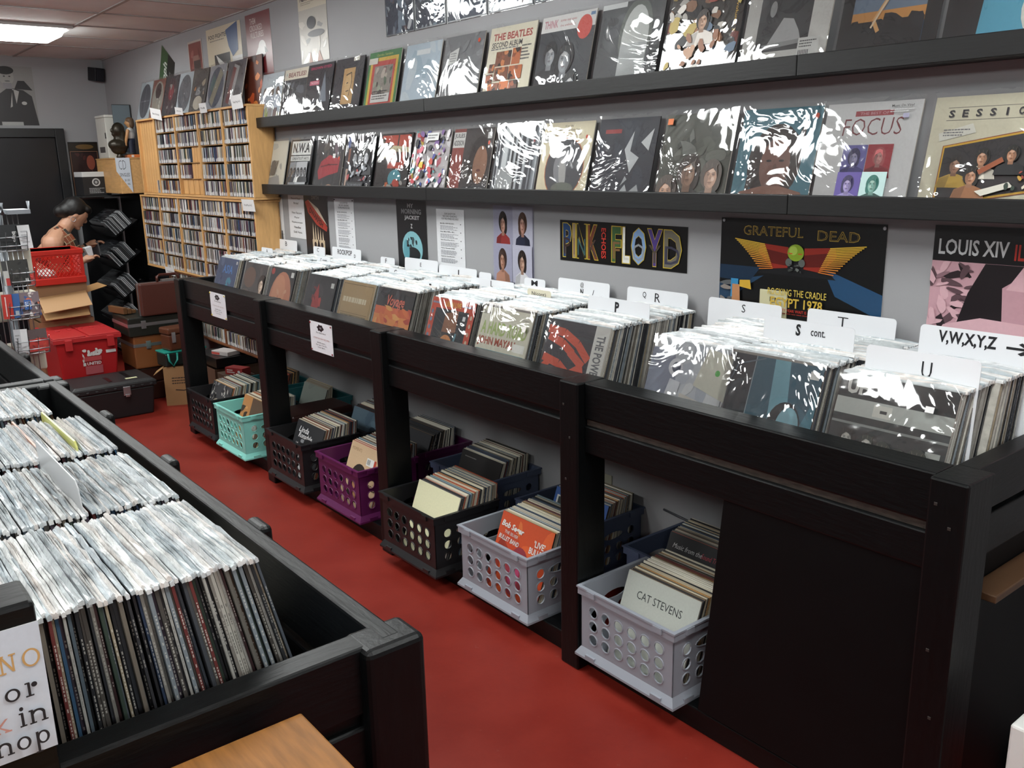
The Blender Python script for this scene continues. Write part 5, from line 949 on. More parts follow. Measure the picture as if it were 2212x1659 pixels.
# tent cards and picture discs on top
def tent(x, z, w, h, txt, label, tilt=0., y=-.2):
    r = empty('shelf_tag', (x, y, z), (.1, tilt, 0), label, 'tag', 'white tags on the disc racks')
    MB().box(-w/2, w/2, 0, .001, 0, h, 'dcdcdc').build('card', M_PRINT, r); a = Art(w, h, 'dcdcdc'); a.t(txt, .5, .5, .62, .2, '1c1c1e', .01); a.build('lettering', r)
tent(-7.42, 2.107, .25, .08, 'New Arrivals', 'white tilted tag on the upper disc rack, farthest left', .12)
tent(-6.90, 2.117, .16, .05, 'Jazz', 'small white tag on the upper disc rack, second from left', .1)
tent(-6.41, 2.105, .13, .065, 'Folk', 'small white tag on the upper disc rack, third from left')
tent(-5.81, 2.10, .18, .085, 'Rock Pop A-G', 'white tag at the right end of the upper disc rack', -.02)
tent(-5.775, 1.453, .2, .077, 'Rock/Pop H-Z', 'white tag between the two pine racks at their right end')
tent(-7.50, .885, .22, .065, 'Soundtracks', 'white tag at the lower left of the lower pine rack')
def pd(bg, disc, extra):
    def f(): a = A_(bg); a.e(.5, .5, .45, .45, disc, n=32); extra(a); return a.e(.5, .5, .02, .02, 'ddd')
    return f
PDA = [pd('a9b2b8', '44454c', lambda a: a.line([(.5, .1), (.5, .9)], .01, '6a6a72').line([(.1, .5), (.9, .5)], .01, '6a6a72')), pd('7a4a3e', '8a857c', lambda a: a.e(.5, .7, .24, .2, '34201e').blobs(1, 8, .2, .1, .8, .5, ['b8b0a4', '4a4650', '8a8074'], .14)), pd('2c2a2e', '3a262a', lambda a: a.e(.5, .6, .2, .2, '7a2a30').blobs(2, 8, .2, .2, .8, .8, ['2c2628', '8a8480', '4a2a2c'], .1)), pd('b4bcc2', '55565c', lambda a: a.blobs(3, 6, .2, .2, .8, .8, ['66666c', '4a4a50'], .14)),
 pd('4a443e', '2c2826', lambda a: a.blobs(4, 10, .15, .4, .85, .8, ['c07a30', '2a2624', 'b8a890', '8a8c90'], .14).e(.5, .22, .3, .16, 'c8beac')), pd('b8bcc4', '46516a', lambda a: a.poly([(.1, .5), (.3, .85), (.5, .6), (.3, .4)], '3f6a6a').line([(.3, .15), (.75, .85)], .08, 'a09a80')), pd('6a6870', '4c4a52', lambda a: a.line([(.3, .08), (.5, .9)], .1, 'c4c4c6').line([(.2, .1), (.4, .86)], .06, '8a3a3a'))]
PDL = ['grey disc in a pale frame, leftmost of the picture discs on the rack', 'brown and grey picture disc, second on top of the rack', 'dark red picture disc, third on top of the rack', 'dark disc in a pale blue-grey frame on top of the rack', 'orange and cream picture disc on top of the rack', 'blue-green picture disc in a white frame on top of the rack', 'grey picture disc with a white and red stripe, rightmost on the rack']
for i, x in enumerate((-8.035, -7.715, -7.40, -7.09, -6.78, -6.457, -6.12)): album(x-.155, x+.155, -.12, 2.128, .26, PDA[i], PDL[i], 'picture discs on the pine rack', dark=i in (1, 2, 4), sseed=i, kind='picture_disc', sm=M_SLEEVEB)
r = album(-6.09, -5.78, -.035, 2.128, .06, lambda: A_('5a2a1c').blobs(9, 14, 0, 0, 1, 1, ['b8502a', '3a1c16', 'd07a3a'], .14), 'reddish orange sleeve standing behind the rightmost picture disc', None, dark=True, sleeve=False, kind='picture_disc')
# ------------------------------------------------------------------ corner: wood box, white cabinet, bust, figure, book
r = empty('wood_cabinet', (-8.76, -.126, 1.525), label='plain tan wooden cabinet fixed in the far corner', cat='cabinet')
MB().box(-.34, .355, -.122, .122, 0, .295, 'b8864e').build('body', M_WOOD, r, .003); MB().box(-.345, .36, -.126, .125, .2955, .305, 'b8864e').build('top', M_WOOD, r, .002)
a = Art(.12, .3, 'c2c9d2'); a.m = MB(); a.k = 0; a.poly([(0, 1), (1, 1), (1, 0), (.0, .62)], 'c2c9d2').t('CD', .45, .8, .5, .26, '1c1c1e', -.02).t('SINGLES', .55, .52, .7, .1, '1c1c1e').t('$1.00', .68, .36, .34, .07, '2c2c2e').t('ea.', .78, .26, .2, .05, '2c2c2e')
r = empty('corner_notice', (-8.398, -.215, 1.53), (0, 0, PI/2), 'pointed white handwritten notice on the wooden cabinet', 'notice'); a.build('paper', r)
r = empty('white_cabinet', (-8.90, -.16, 1.8315), label='small white metal cabinet on the wooden cabinet in the corner', cat='cabinet')
MB().box(-.15, .15, -.066, .07, 0, .35, 'c9c8c0').build('body', M_GLOSS, r, .004); MB().box(-.155, .155, -.07, .072, .351, .375, 'd2d1ca').build('lid', M_GLOSS, r, .008); MB().box(-.1, .06, -.0672, -.066, .05, .1, '4a4646').build('label', M_PRINT, r); MB().box(.13, .138, -.074, -.066, .17, .22, '2c2c2c').build('handle', M_GLOSS, r, .001)
# bronze bust
def remesh(o, v, it=4):
    m = o.modifiers.new('fuse', 'REMESH'); m.mode = 'VOXEL'; m.voxel_size = v; m.use_smooth_shade = True
    s = o.modifiers.new('soft', 'SMOOTH'); s.factor = .5; s.iterations = it; return o
r = empty('bust', (-8.56, -.185, 1.8315), label='small dark bronze bust of a long-haired head on the wooden cabinet', cat='bust')
M_BRZ = mat('dark_bronze', '2f2a20', .35, metal=.4, var=.25, vscale=40)
m = MB(); m.ball((0, 0, .235), (.05, .045, .062)).ball((0, .012, .235), (.052, .055, .068)).tube([(0, .03, .21), (0, .04, .12)], [.05, .045]).tube([(0, 0, .2), (0, 0, .1)], [.032, .04]).ball((0, 0, .11), (.055, .09, .055)).ball((0, 0, .075), (.045, .07, .05)).ball((0, -.046, .232), (.01, .014, .018)).ball((0, -.03, .2), (.022, .02, .02)); remesh(m.build('head', M_BRZ, r), .006)
MB().lathe([(.028, .0), (.03, .012), (.018, .03), (.02, .06)], n=14).build('socle', M_BRZ, r)
# small toy figure of a man in a white vest
r = empty('figurine', (-8.56, -.075, 1.862), (0, 0, -.6), 'small vinyl man figure in white vest and dark trousers beside the bust', 'figurine')
m = MB(); m.tube([(-.02, 0, .0), (-.02, 0, .11)], [.022, .026]).tube([(.022, 0, 0), (.022, 0, .11)], [.022, .026]).ball((0, 0, .115), (.045, .035, .03)); remesh(m.build('trousers', mat('navy_cloth', '1a2236', .6), r), .006)
m = MB(); m.ball((0, 0, .165), (.045, .032, .055)).ball((0, 0, .2), (.05, .03, .03)); remesh(m.build('vest', mat('white_cloth', 'c9c9c6', .6), r), .006)
m = MB(); m.ball((0, 0, .268), (.034, .036, .042)).tube([(0, 0, .21), (0, 0, .25)], .016).tube([(-.055, 0, .21), (-.07, -.01, .15), (-.06, -.03, .09)], [.016, .014, .013]).tube([(.055, 0, .21), (.07, -.01, .15), (.06, -.03, .09)], [.016, .014, .013]).ball((-.06, -.032, .08), .016).ball((.06, -.032, .08), .016).ball((0, -.036, .265), (.007, .01, .009)); remesh(m.build('head', mat('toy_skin', 'b98a5c', .5), r), .005)
m = MB(); m.ball((0, .006, .285), (.037, .037, .032)).ball((0, .02, .26), (.034, .024, .04)); remesh(m.build('hair', mat('toy_hair', '5c4630', .6), r), .006)
MB().box(-.05, -.005, -.04, .02, -.004, .012, '111').box(.005, .05, -.04, .02, -.004, .012, '111').build('shoe', M_GLOSS, r, .003)
r = empty('orange_box', (-8.53, -.075, 1.8315), label='flat orange box under the vinyl figure', cat='box'); MB().box(-.1, .1, -.05, .05, 0, .026, 'c8703a').build('box', M_GLOSS, r, .002); MB().box(.1002, .101, -.05, -.028, .004, .022, 'd0d0cc').build('label', M_PRINT, r)
r = empty('framed_pane', (-8.70, -.066, 1.832), (0, 0, PI/2), 'grey glass pane in a thin dark frame standing behind the figure', 'frame'); MB().box(-.10, .062, .0, .008, .0, .46, '222').build('frame', M_GLOSS, r, .002); MB().box(-.10, .05, -.002, 0, .01, .455, '6f7a80').build('pane', mat('dull_glass', '6a757b', .15), r)
# ------------------------------------------------------------------ black display board with disc trays
r = empty('display_board', (-8.72, -.004, 0), label='black display board holding tilted trays of discs in the far corner', cat='display'); M_ACR = mat('black_acrylic', '101113', .25, spec=.4)
MB().box(-.6, .58, -.012, 0, .02, 1.515).build('board', M_ACR, r, .002)
boxo('far_board', (XF+.003, XF+.014, -.37, -.014, .02, 1.46), M_ACR).parent = r; bpy.data.objects['far_board'].location -= r.location
for u in ((-8.42, 1.45), (-8.2, 1.45), (-8.22, 1.26), (-8.38, 1.17), (-8.17, 1.0), (-8.3, .92), (-8.35, .66), (-8.2, .64)): MB().ball((u[0]+8.72, -.014, u[1]), (.012, .006, .012), 'c4c6c8', 10, 6).build('bolt', M_CHROME, r)
E1 = Vector((0, .091, -.12)).normalized(); E2 = Vector((0, .159, .110)).normalized()
TREST = MB(); cdm = MB().box(-.0625, .0625, -.0052, .0052, -.142, 0, '3c3e42').add([(-.06, -.0054, -.135), (.06, -.0054, -.135), (.06, -.0054, -.01), (-.06, -.0054, -.01)], [(0, 1, 2, 3)], '2a2b2e').mesh('disc_case', mat('clear_case', src='attr', rough=.12, spec=.8))
tm = [MB().box(-.0625, .0625, -.0045, .0045, -.142, 0, c).mesh('disc_case', MATS['clear_case']) for c in ('8a8d90', '3c3d40', 'a4a7aa', '55585c', 'b4b7ba')]
ang = math.atan2(E1.y, -E1.z)      # tilt of each case about x
for tier in range(5):
    zt = 1.275-.282*tier; tr = empty('disc_tray', (-8.82, -.378, zt), label=('topmost', 'second', 'middle', 'fourth', 'lowest')[tier]+' black tray of tilted disc cases on the display board', cat='tray', group='disc trays on the display board')
    p0 = E1*.15; p1 = p0+E2*.235; m = MB()
    for k, (a, b) in enumerate(((p0-E2*.016, p1), (p0-E2*.016, p0-E2*.016-E1*.10))):
        n = Vector((0, -(b-a).z, (b-a).y)).normalized()*.005
        m.add([(-.34, *(a[1:])), (.24, *(a[1:])), (.24, *(b[1:])), (-.34, *(b[1:])), (-.34, *((a-n)[1:])), (.24, *((a-n)[1:])), (.24, *((b-n)[1:])), (-.34, *((b-n)[1:]))], [(0, 1, 2, 3), (7, 6, 5, 4), (0, 4, 5, 1), (1, 5, 6, 2), (2, 6, 7, 3), (3, 7, 4, 0)])
    m.build('tray', M_ACR, tr); MB().tube([tuple(p1), (0, .366, p1.z-.02)], .012).build('bracket', M_ACR, tr)
    for col in range(4):
        for k in range(14):
            if tier == 1 and col == 3 and k in (3, 4): continue
            loc = Vector((-8.645-.13*(3-col), -.378, zt))+E2*(.0135*k)
            if col == 3:
                o = link('disc_case', rnd.choice(tm), None, loc, (ang, 0, 0)); tag(o, ordinal(k+1)+' disc case from the front, right end of the '+('topmost', 'second', 'middle', 'fourth', 'lowest')[tier]+' display tray', 'disc', 'disc cases in the '+('topmost', 'second', 'middle', 'fourth', 'lowest')[tier]+' display tray')
            else: TREST.T = Matrix.Translation(loc) @ Euler((ang, 0, 0)).to_matrix().to_4x4(); TREST.box(-.0625, .0625, -.0045, .0045, -.142, 0, rnd.choice(('55585c', '2c2d30', '3a3c40'))); TREST.T = None
o = TREST.build('tray_discs', MATS['clear_case']); tag(o, 'more disc cases filling the display trays behind the first column', 'disc', kind='stuff')
o = CDREST.build('rack_discs', M_GLOSS); tag(o, 'rows of further compact discs with white tabs filling the racks', 'disc', kind='stuff')
# ------------------------------------------------------------------ far wall posters, speaker, boxed set
def farp(name, y0, y1, z0, z1, f, label):
    w, h = y1-y0, z1-z0; return sheet(name, w, h, f(w, h), (XF+.0025, (y0+y1)/2, z0), (0, 0, PI/2), label, 'poster')
def p_man(w, h):
    a = Art(w, h, '8c8c8a'); a.poly([(.1, 0), (.28, .5), (.5, .64), (.78, .6), (.93, .5), (1, .0)], '2c2a2c').poly([(.62, .62), (.7, .76), (.82, .76), (.96, .6)], '232224').e(.5, .82, .14, .14, '9a9a96').e(.49, .93, .16, .07, '262626').r(.42, .62, .58, .72, '86868a').poly([(.5, .3), (.58, .62), (.7, .58), (.62, .36)], 'aaaaa8').poly([(.54, .3), (.57, .6), (.6, .6), (.63, .3)], '2c2c2e').e(.77, .38, .05, .03, 'b4b4b0')
    a.e(.46, .83, .02, .01, '2a2a2a').e(.56, .83, .02, .01, '2a2a2a').e(.51, .75, .05, .01, '5a5a5a'); return a.r(.3, 0, .7, .06, 'a4a4a2')
farp('portrait_poster', -1.05, -.615, 2.138, 2.647, p_man, 'black and white poster of a man in a dark suit above the black door')
def p_cre(w, h): a = Art(w, h, '141213'); a.r(.0, .86, 1, .98, '2a241c').e(.55, .92, .3, .04, '6a5230').frame(.04, .02, .97, .85, .012, '7a5a48').r(.08, .05, .94, .82, '30201f').blobs(5, 10, .1, .3, .9, .82, ['3c2624', '4a2a28', '2a1a1a'], .16).e(.7, .66, .14, .12, '8a4a3a'); return a.poly([(.6, .3), (.8, .3), (.72, .56)], '5a3a34')
farp('portrait_poster', -.40, -.135, 1.43, 1.99, p_cre, 'dark red-brown poster in a black border beside the black door')
r = empty('wall_speaker', (XF+.06, -.085, 2.60), (.0, .15, .4), 'small black loudspeaker high in the far corner', 'speaker'); MB().box(-.05, .06, -.05, .05, -.06, .06, '16161c').build('cabinet', M_GLOSS, r, .006); MB().box(.0605, .066, -.04, .04, -.05, .05, '202028').build('grille', M_CARD, r, .004)
r = empty('boxed_set', (-9.0, -.33, 1.505), (0, 0, .1), 'black and white boxed item with a ring emblem below the cabinet', 'box')
MB().box(-.1, .1, -.12, .12, 0, .21, '1c1d20').build('box', M_CARD, r, .003); MB().box(-.1005, .1005, -.1205, .1205, .165, .2105, 'c6c8c8').build('band', M_CARD, r, .003)
a = Art(.24, .16, '1c1d20'); a.e(.48, .72, .15, .22, 'b4b6b8').e(.48, .72, .1, .15, '3a3c40').e(.48, .72, .05, .08, 'a0a2a4').lines(.2, .8, .1, .42, 4, 'a8aaac', 3); a.build('print', r, loc=(.1007, 0, .003), rot=(0, 0, PI/2))
r = empty('shelf_bracket', (-9.0, -.33, 1.49), label='dark shelf board under the boxed item', cat='shelf'); MB().box(-.14, .14, -.14, .325, 0, .014, '26282a').build('board', M_GLOSS, r, .002)
# ================================================================== boxes, tote, trunk, cases on the floor at the far left
r = empty('storage_trunk', (-6.8, -.965, 0), label='long black plastic trunk with silver latch on the red floor', cat='trunk'); M_TRK = mat('black_plastic_trunk', '141416', .5, bump=.15, bscale=60)
MB().frustum((-.17, .18, -.255, .255), .0, (-.19, .2, -.275, .275), .21).build('body', M_TRK, r, .012)
m = MB(); m.box(-.205, .212, -.288, .288, .212, .25); m.frustum((-.205, .212, -.288, .288), .25, (-.18, .185, -.26, .26), .268)
for k in range(9): m.box(.205, .217, -.26+k*.062, -.235+k*.062, .215, .235)
m.build('lid', M_TRK, r, .006); MB().box(-.02, .14, -.02, .005, .268, .271, '0c0c0e').box(-.12, .1, .12, .15, .268, .271, '0c0c0e').build('lid_groove', M_GLOSS, r)
MB().box(.213, .222, .05, .1, .17, .235, 'a8a49c').box(.222, .228, .06, .09, .16, .18, 'b8b4aa').build('latch', M_CHROME, r, .003); MB().box(.1, .13, .1, .18, .2685, .2705, 'c9c9a0').build('label', M_CARD, r)
def tote(z, h, label, lid=True):
    r = empty('tote_box', (-7.36, -1.0, z), label=label, cat='tote'); c = 'a81f22'
    MB().frustum((-.27, .27, -.185, .185), 0, (-.3, .31, -.215, .215), h-.04).build('body', M_PLAST, r, .012, color=c)
    m = MB(); m.box(-.325, .33, -.235, .235, h-.045, h-.012); m.box(-.32, .325, -.23, -.012, h-.0125, h-.002).box(-.32, .325, .012, .23, h-.0125, h-.002)
    for k in range(6): m.box(-.05+.0, .0, -.22+k*.08, -.19+k*.08, h-.002, h+.004)
    for y in (-.16, .13): m.box(.325, .345, y, y+.05, h-.1, h-.02)
    m.build('lid', M_PLAST, r, .005, color='b02a2c'); return r
tote(.0, .17, 'lower red plastic tote box, under the labelled one')
r = tote(.175, .385, 'red plastic tote box with a torn white label, on top of another')
a = Art(.16, .2, 'a81f22'); a.m = MB(); a.k = 0; a.blobs(3, 16, .02, .72, .9, 1, ['c9c4c2', 'd4cfcc'], .12).r(.05, .52, .84, .7, 'b4474a').blobs(4, 8, .0, .46, .1, .8, ['c9c4c2'], .05).t('UNITED', .5, .43, .62, .12, 'd8d4d2', .02).r(.02, .36, .14, .48, 'c9c4c2').r(.1, .02, .86, .34, 'a85258'); a.build('label', r, loc=(.2845, .03, .08), rot=(.116, 0, PI/2))
MB().box(.302, .3045, .12, .19, .232, .254, 'cfcac8').build('sticker', M_CARD, r)
# cardboard boxes under the red milk crate
def carton(name, loc, dim, label, flaps=(), rz=0., col='8a6747'):
    r = empty(name, loc, (0, 0, rz), label, 'box'); x, y, z = dim; t = .004; m = MB()
    m.box(-x/2, x/2, -y/2, -y/2+t, 0, z, col).box(-x/2, x/2, y/2-t, y/2, 0, z, col).box(-x/2, -x/2+t, -y/2+t, y/2-t, 0, z, col).box(x/2-t, x/2, -y/2+t, y/2-t, 0, z, col).box(-x/2+t, x/2-t, -y/2+t, y/2-t, 0, t, col); m.build('walls', M_CARD, r)
    for (pts, c) in flaps:
        n = len(pts); off = Vector((.0, .0, .004)); m = MB(); m.add(pts+[tuple(Vector(p)-off) for p in pts], [tuple(range(n)), tuple(range(2*n-1, n-1, -1))]+[(i, i+n, (i+1) % n+n, (i+1) % n) for i in range(n)], c); m.build('flap', M_CARD, r)
    return r
carton('cardboard_box', (-7.80, -1.0, .0), (.36, .40, .60), 'brown cardboard box behind the red tote, lowest of the stack')
carton('cardboard_box', (-7.80, -1.0, .602), (.36, .36, .28), 'open brown cardboard box carrying the red milk crate', [([(.185, -.18, .19), (.185, .165, .215), (.34, .165, .12), (.34, -.18, .09)], 'a8835a'), ([(.182, -.17, .1), (.182, .155, .12), (.30, .15, .04), (.30, -.17, .03)], 'c09a6c'), ([(-.1, .182, .2), (.17, .182, .2), (.17, .33, .235), (-.1, .33, .235)], 'b48c5c')])
# red milk crate
r = empty('milk_crate', (-7.76, -1.008, .884), (0, -.0, 0), 'red lattice milk crate on top of the cardboard boxes', 'crate'); RC = 'c02e24'
def lattice(m, half, H, fixed, axis, full):
    def put(u0, u1, z0, z1, o=0):
        d = .006
        if axis == 'x': m.box(fixed-d/2, fixed+d/2, u0, u1, z0, z1, RC)
        else: m.box(u0, u1, fixed-d/2, fixed+d/2, z0, z1, RC)
    put(-half, half, 0, .055); put(-half, half, H-.045, H); put(-half, -half+.025, .055, H-.045); put(half-.025, half, .055, H-.045)
    z0, z1 = .055, H-.045; n = 11; span = z1-z0
    for s in (-1, 1):
        for k in range(-3, n+3):
            u = -half+.025+(2*half-.05)*k/n; a = Vector((u, z0)); b = Vector((u+s*span*.75, z1)); lo, hi = -half+.025, half-.025
            def clip(p, q):
                p, q = p.copy(), q.copy()
                for lim, sg in ((lo, 1), (hi, -1)):
                    dp, dq = (p.x-lim)*sg, (q.x-lim)*sg
                    if dp < 0 and dq < 0: return None
                    if dp < 0: p = p+(q-p)*(-dp/(dq-dp))
                    elif dq < 0: q = q+(p-q)*(-dq/(dp-dq))
                return p, q
            c = clip(a, b)
            if c: p, q = c; m.tube([(fixed, p.x, p.y), (fixed, q.x, q.y)] if axis == 'x' else [(p.x, fixed, p.y), (q.x, fixed, q.y)], .0032, RC, 4, smooth=False)
    if full: put(-.05, .05, H-.1, H-.06)
for nm, args in (('front_lattice', (.18, .26, .165, 'x', 1)), ('back_lattice', (.18, .26, -.165, 'x', 1)), ('side_lattice', (.162, .26, .177, 'y', 0)), ('side_lattice', (.162, .26, -.177, 'y', 0))): m = MB(); lattice(m, *args); m.build(nm, M_GLOSS, r)
m = MB(); m.box(.162, .176, -.186, .186, .0, .05, RC).box(.162, .175, -.186, .186, .225, .262, RC).box(-.176, -.162, -.186, .186, .225, .262, RC).box(-.162, .162, .176, .186, .225, .262, RC).box(-.162, .162, -.186, -.176, .225, .262, RC); m.build('rim', M_GLOSS, r, .004); MB().box(-.16, .16, -.172, .172, .0, .006, RC).build('bottom', M_GLOSS, r)
r = empty('crumpled_bag', (-7.74, -1.08, .892), label='crumpled white paper inside the red milk crate', cat='paper'); m = MB(); m.ball((0, 0, .05), (.08, .09, .05), 'c4c0bc', 9, 6); rn = random.Random(3); m.v = [(x+rn.uniform(-.012, .012), y+rn.uniform(-.012, .012), max(0, z+rn.uniform(-.014, .014))) for x, y, z in m.v]; m.sm = [False]*len(m.sm); m.build('paper', M_CARD, r)
# cases at the end of the wall bin
def hardcase(x, y, z, dx, dy, dz, col, label, strip=None, handle=None, cat='case', name='hard_case', lidz=.55, rz=0.):
    r = empty(name, (x, y, z), (0, 0, rz), label, cat); MB().box(-dx/2, dx/2, -dy/2, dy/2, 0, dz*lidz-.001, col).build('body', M_GLOSS, r, .01); MB().box(-dx/2, dx/2, -dy/2, dy/2, dz*lidz+.001, dz, col).build('lid', M_GLOSS, r, .01)
    if strip: q = MB().box(-dx/2-.002, dx/2+.003, -dy/2-.003, dy/2+.003, dz*lidz-.012, dz*lidz+.012, strip).build('metal_strip', M_CHROME, r); MB().box(dx/2+.003, dx/2+.012, -dy*.3, -dy*.3+.035, dz*lidz-.03, dz*lidz+.03, '8a8d90').build('latch', M_CHROME, q, .002)
    return r
hardcase(-7.18, -.475, 0, .34, .43, .255, '2e1712', 'dark brown case, lowest of the case stack by the bin end')
hardcase(-7.17, -.475, .257, .36, .44, .25, '7a4a2a', 'tan leather case with metal strip, in the middle of the case stack', strip='a8a49c', lidz=.72)
hardcase(-7.17, -.49, .509, .40, .47, .145, '22231f', 'black case with aluminium edge on top of the tan case', strip='b4b4b0', lidz=.6)
r = empty('briefcase', (-6.99, -.45, .6585), (0, 0, 0), 'dark red-brown briefcase standing upright on the black case', 'briefcase')
MB().box(.0, .05, -.17, .26, 0, .245, '4a2219').build('front_shell', mat('oxblood_leather', src='attr', rough=.45, bump=.2, bscale=150), r, .012); MB().box(-.052, -.002, -.17, .26, 0, .245, '3a1b15').build('back_shell', MATS['oxblood_leather'], r, .012); MB().box(-.006, .004, -.174, .262, .0, .247, '9a948c').build('metal_edge', M_CHROME, r)
MB().tube([(0, -.02, .245), (0, -.02, .285), (0, .0, .295), (0, .12, .295), (0, .14, .285), (0, .14, .245)], .011, '4a2219').build('handle', M_GLOSS, r); MB().box(-.02, .02, .01, .11, .2455, .262, 'a0a0a0').build('lock_plate', M_CHROME, r)
r = empty('wooden_crate', (-7.28, -.67, .66), (0, 0, .2), 'small slatted wooden box peeking out left of the briefcase', 'box'); [MB().box(-.12, .12, -.05+k*.035, -.02+k*.035, 0, .05-.012*k, '6a4a30').build('slat', M_GLOSS, r, .003) for k in range(3)]
r = empty('leather_case', (-6.80, -.40, .415), (0, 0, .15), 'small red-brown leather case with a buckle leaning by the bin post', 'case'); MB().box(-.07, .07, -.13, .13, 0, .12, '55301f').build('body', M_GLOSS, r, .012); MB().box(-.075, .075, -.135, .135, .121, .17, '5c3624').build('lid', M_GLOSS, r, .012); MB().box(.071, .08, -.11, -.08, .06, .14, 'a09a90').build('buckle', M_CHROME, r, .003)
r = empty('record_player', (-6.80, -.41, .30), (0, 0, .1), 'portable record player case with teal edging and strap', 'case'); MB().box(-.08, .08, -.16, .16, 0, .1, '1d2422').build('body', M_GLOSS, r, .01); MB().box(-.084, .084, -.164, .164, .1, .113, '1f8a7c').build('edging', M_GLOSS, r, .004); MB().tube([(.085, -.14, .1), (.1, -.14, .05), (.09, -.11, .0), (.1, -.08, .05), (.085, -.07, .1)], .008, '1f8a7c').build('strap', M_GLOSS, r)
carton('cardboard_box', (-6.80, -.40, 0), (.26, .27, .297), 'upright brown cardboard box with marker scribbles behind the bin post', [([(.0, -.13, .297), (.125, -.13, .297), (.16, -.2, .25), (.02, -.2, .25)], 'a07a50')], rz=-.45, col='94704a')
r = bpy.data.objects[[o.name for o in bpy.data.objects if o.name.startswith('cardboard_box')][-1]]
a = Art(.2, .2, '94704a'); a.m = MB(); a.k = 0; a.lines(.1, .8, .6, .9, 3, '3a2c20', 2).line([(.2, .4), (.5, .36), (.7, .42)], .008, '2c2018').r(.6, .3, .8, .5, 'a89a88'); a.build('marks', r, loc=(.1304, 0, .04), rot=(0, 0, PI/2))
carton('cardboard_box', (-6.42, -.2, .0), (.36, .34, .33), 'dark brown cardboard box under the far end of the wall bin', col='5a4030')
r = empty('amplifier', (-6.42, -.21, .335), label='flat black hi-fi unit on a box under the far end of the bin', cat='hi-fi unit'); MB().box(-.2, .2, -.15, .15, .006, .075, '121214').build('body', M_GLOSS, r, .003); [MB().lathe([(.012, 0), (.012, .006)], '222', 8, (x, y, 0)).build('foot', M_GLOSS, r) for x in (-.17, .17) for y in (-.12, .12)]
r = empty('tape_box', (-6.34, -.24, .4115), (0, 0, .3), 'white and red tape box lying on the black hi-fi unit', 'box'); MB().box(-.09, .09, -.055, .055, 0, .03, 'b8b2b0').build('box', M_CARD, r, .002); MB().box(-.09, .0, -.0552, -.0548, .004, .02, 'b84a40').build('label', M_PRINT, r)
r = empty('small_box', (-5.98, -.30, .335), (0, 0, .4), 'small red box lying behind the farthest black crate', 'box'); MB().box(-.08, .08, -.04, .04, 0, .05, '9a2c2c').build('box', M_CARD, r, .002); a = Art(.16, .05, '9a2c2c'); a.lines(.1, .6, .2, .8, 2, 'd8d0cc', 2, .6).e(.8, .5, .08, .2, 'c8c8c8'); a.build('print', r, loc=(0, -.0402, 0))
r = empty('cardboard_box', (-6.02, -.30, 0), label='brown carton under the small red box by the farthest crate', cat='box'); MB().box(-.12, .12, -.09, .09, 0, .334, '4c382a').build('box', M_CARD, r, .003)
# ================================================================== wire spinner rack and what hangs in it
SX, SY = -5.0, -1.79
r = empty('spinner_rack', (SX, SY, 0), label='grey wire spinner rack of tapes and discs behind the left bins', cat='display rack')
MB().lathe([(.24, 0), (.24, .015), (.05, .03), (.025, .06)], 'aaa', 24).build('base', M_STEEL, r); MB().tube([(0, 0, .05), (0, 0, 1.56)], .022, n=14).build('pole', M_STEEL, r)
m = MB(); [m.tube([(0, 0, 1.55), (.14*math.cos(t), .14*math.sin(t), 1.55), (.14*math.cos(t), .14*math.sin(t), 1.6)], .008, n=6) for t in (0, 1.57, 3.14, 4.71)]; m.box(-.02, .14, .02, .12, 1.545, 1.565).box(-.02, .14, -.12, -.02, 1.545, 1.565); m.build('top_cross', M_STEEL, r)
for z in (1.385, 1.16, .9): m = MB(); vs = [(0, 0)]+[(.12*math.cos(t), .15*math.sin(t)) for t in [PI*2*k/20 for k in range(20)]]; m.box(-.09, .01, -.09, .12, z-.14, z+.0, 'c8c2b2'); m.build('backing_card', M_CARD, r, .01)
for k in range(7): m = MB(); y = -.06+.022*k; m.tube([(.075, y, .72), (.075, y, 1.55)], .0025, n=5); m.build('upright_wire', M_CHROME, r)
def pocket(y0, y1, z, dz, x=.085, d=.05):
    m = MB(); w = .0026
    for zz, xx in ((z, x+d*.5), (z+dz*.55, x+d), (z+dz*.2, x+d*.75)): m.tube([(x, y0, zz), (xx, y0, zz), (xx, y1, zz), (x, y1, zz)], w, n=5)
    for y in (y0, y0+(y1-y0)*.35, y0+(y1-y0)*.65, y1): m.tube([(x, y, z), (x+d*.5, y, z), (x+d, y, z+dz*.55), (x+d+.012, y, z+dz*.75)], w, n=5)
    m.build('pocket', M_CHROME, r)
PK = [(-.05, .09, 1.372, .12), (-.0, .10, 1.20, .12), (-.03, .10, 1.04, .12), (-.02, .12, .865, .12)]
for p in PK: pocket(*p)
def rackcase(y, z, w, h, art, label, ry=-.12, x=.105, t=.012, rz=0., cat='disc'):
    q = empty('tape_case', (SX+x, SY+y, z), (0, 0, PI/2+rz), label, cat, 'cases hanging in the spinner rack'); q.rotation_euler = Euler((ry, 0, PI/2+rz))
    MB().box(-w/2, w/2, 0, t, 0, h, '2a2a2c').build('case', M_GLOSS, q, .001); a = Art(w, h, '333'); art(a); a.build('insert', q, M_GPRINT); return q
rackcase(-.03, 1.379, .065, .118, lambda a: a.r(0, 0, 1, 1, '1c1c1e').blobs(1, 6, .1, .2, .9, .8, ['b8a03a', '55402a', 'c86a3a'], .2), 'dark case with a yellow mark in the top spinner pocket')
rackcase(.03, 1.379, .10, .118, lambda a: a.r(0, 0, 1, 1, '26282a').t('Boys', .62, .5, .5, .2, 'd4d4d2', .02, 0, -PI/2), 'black case with white sideways lettering in the top spinner pocket', rz=.1)
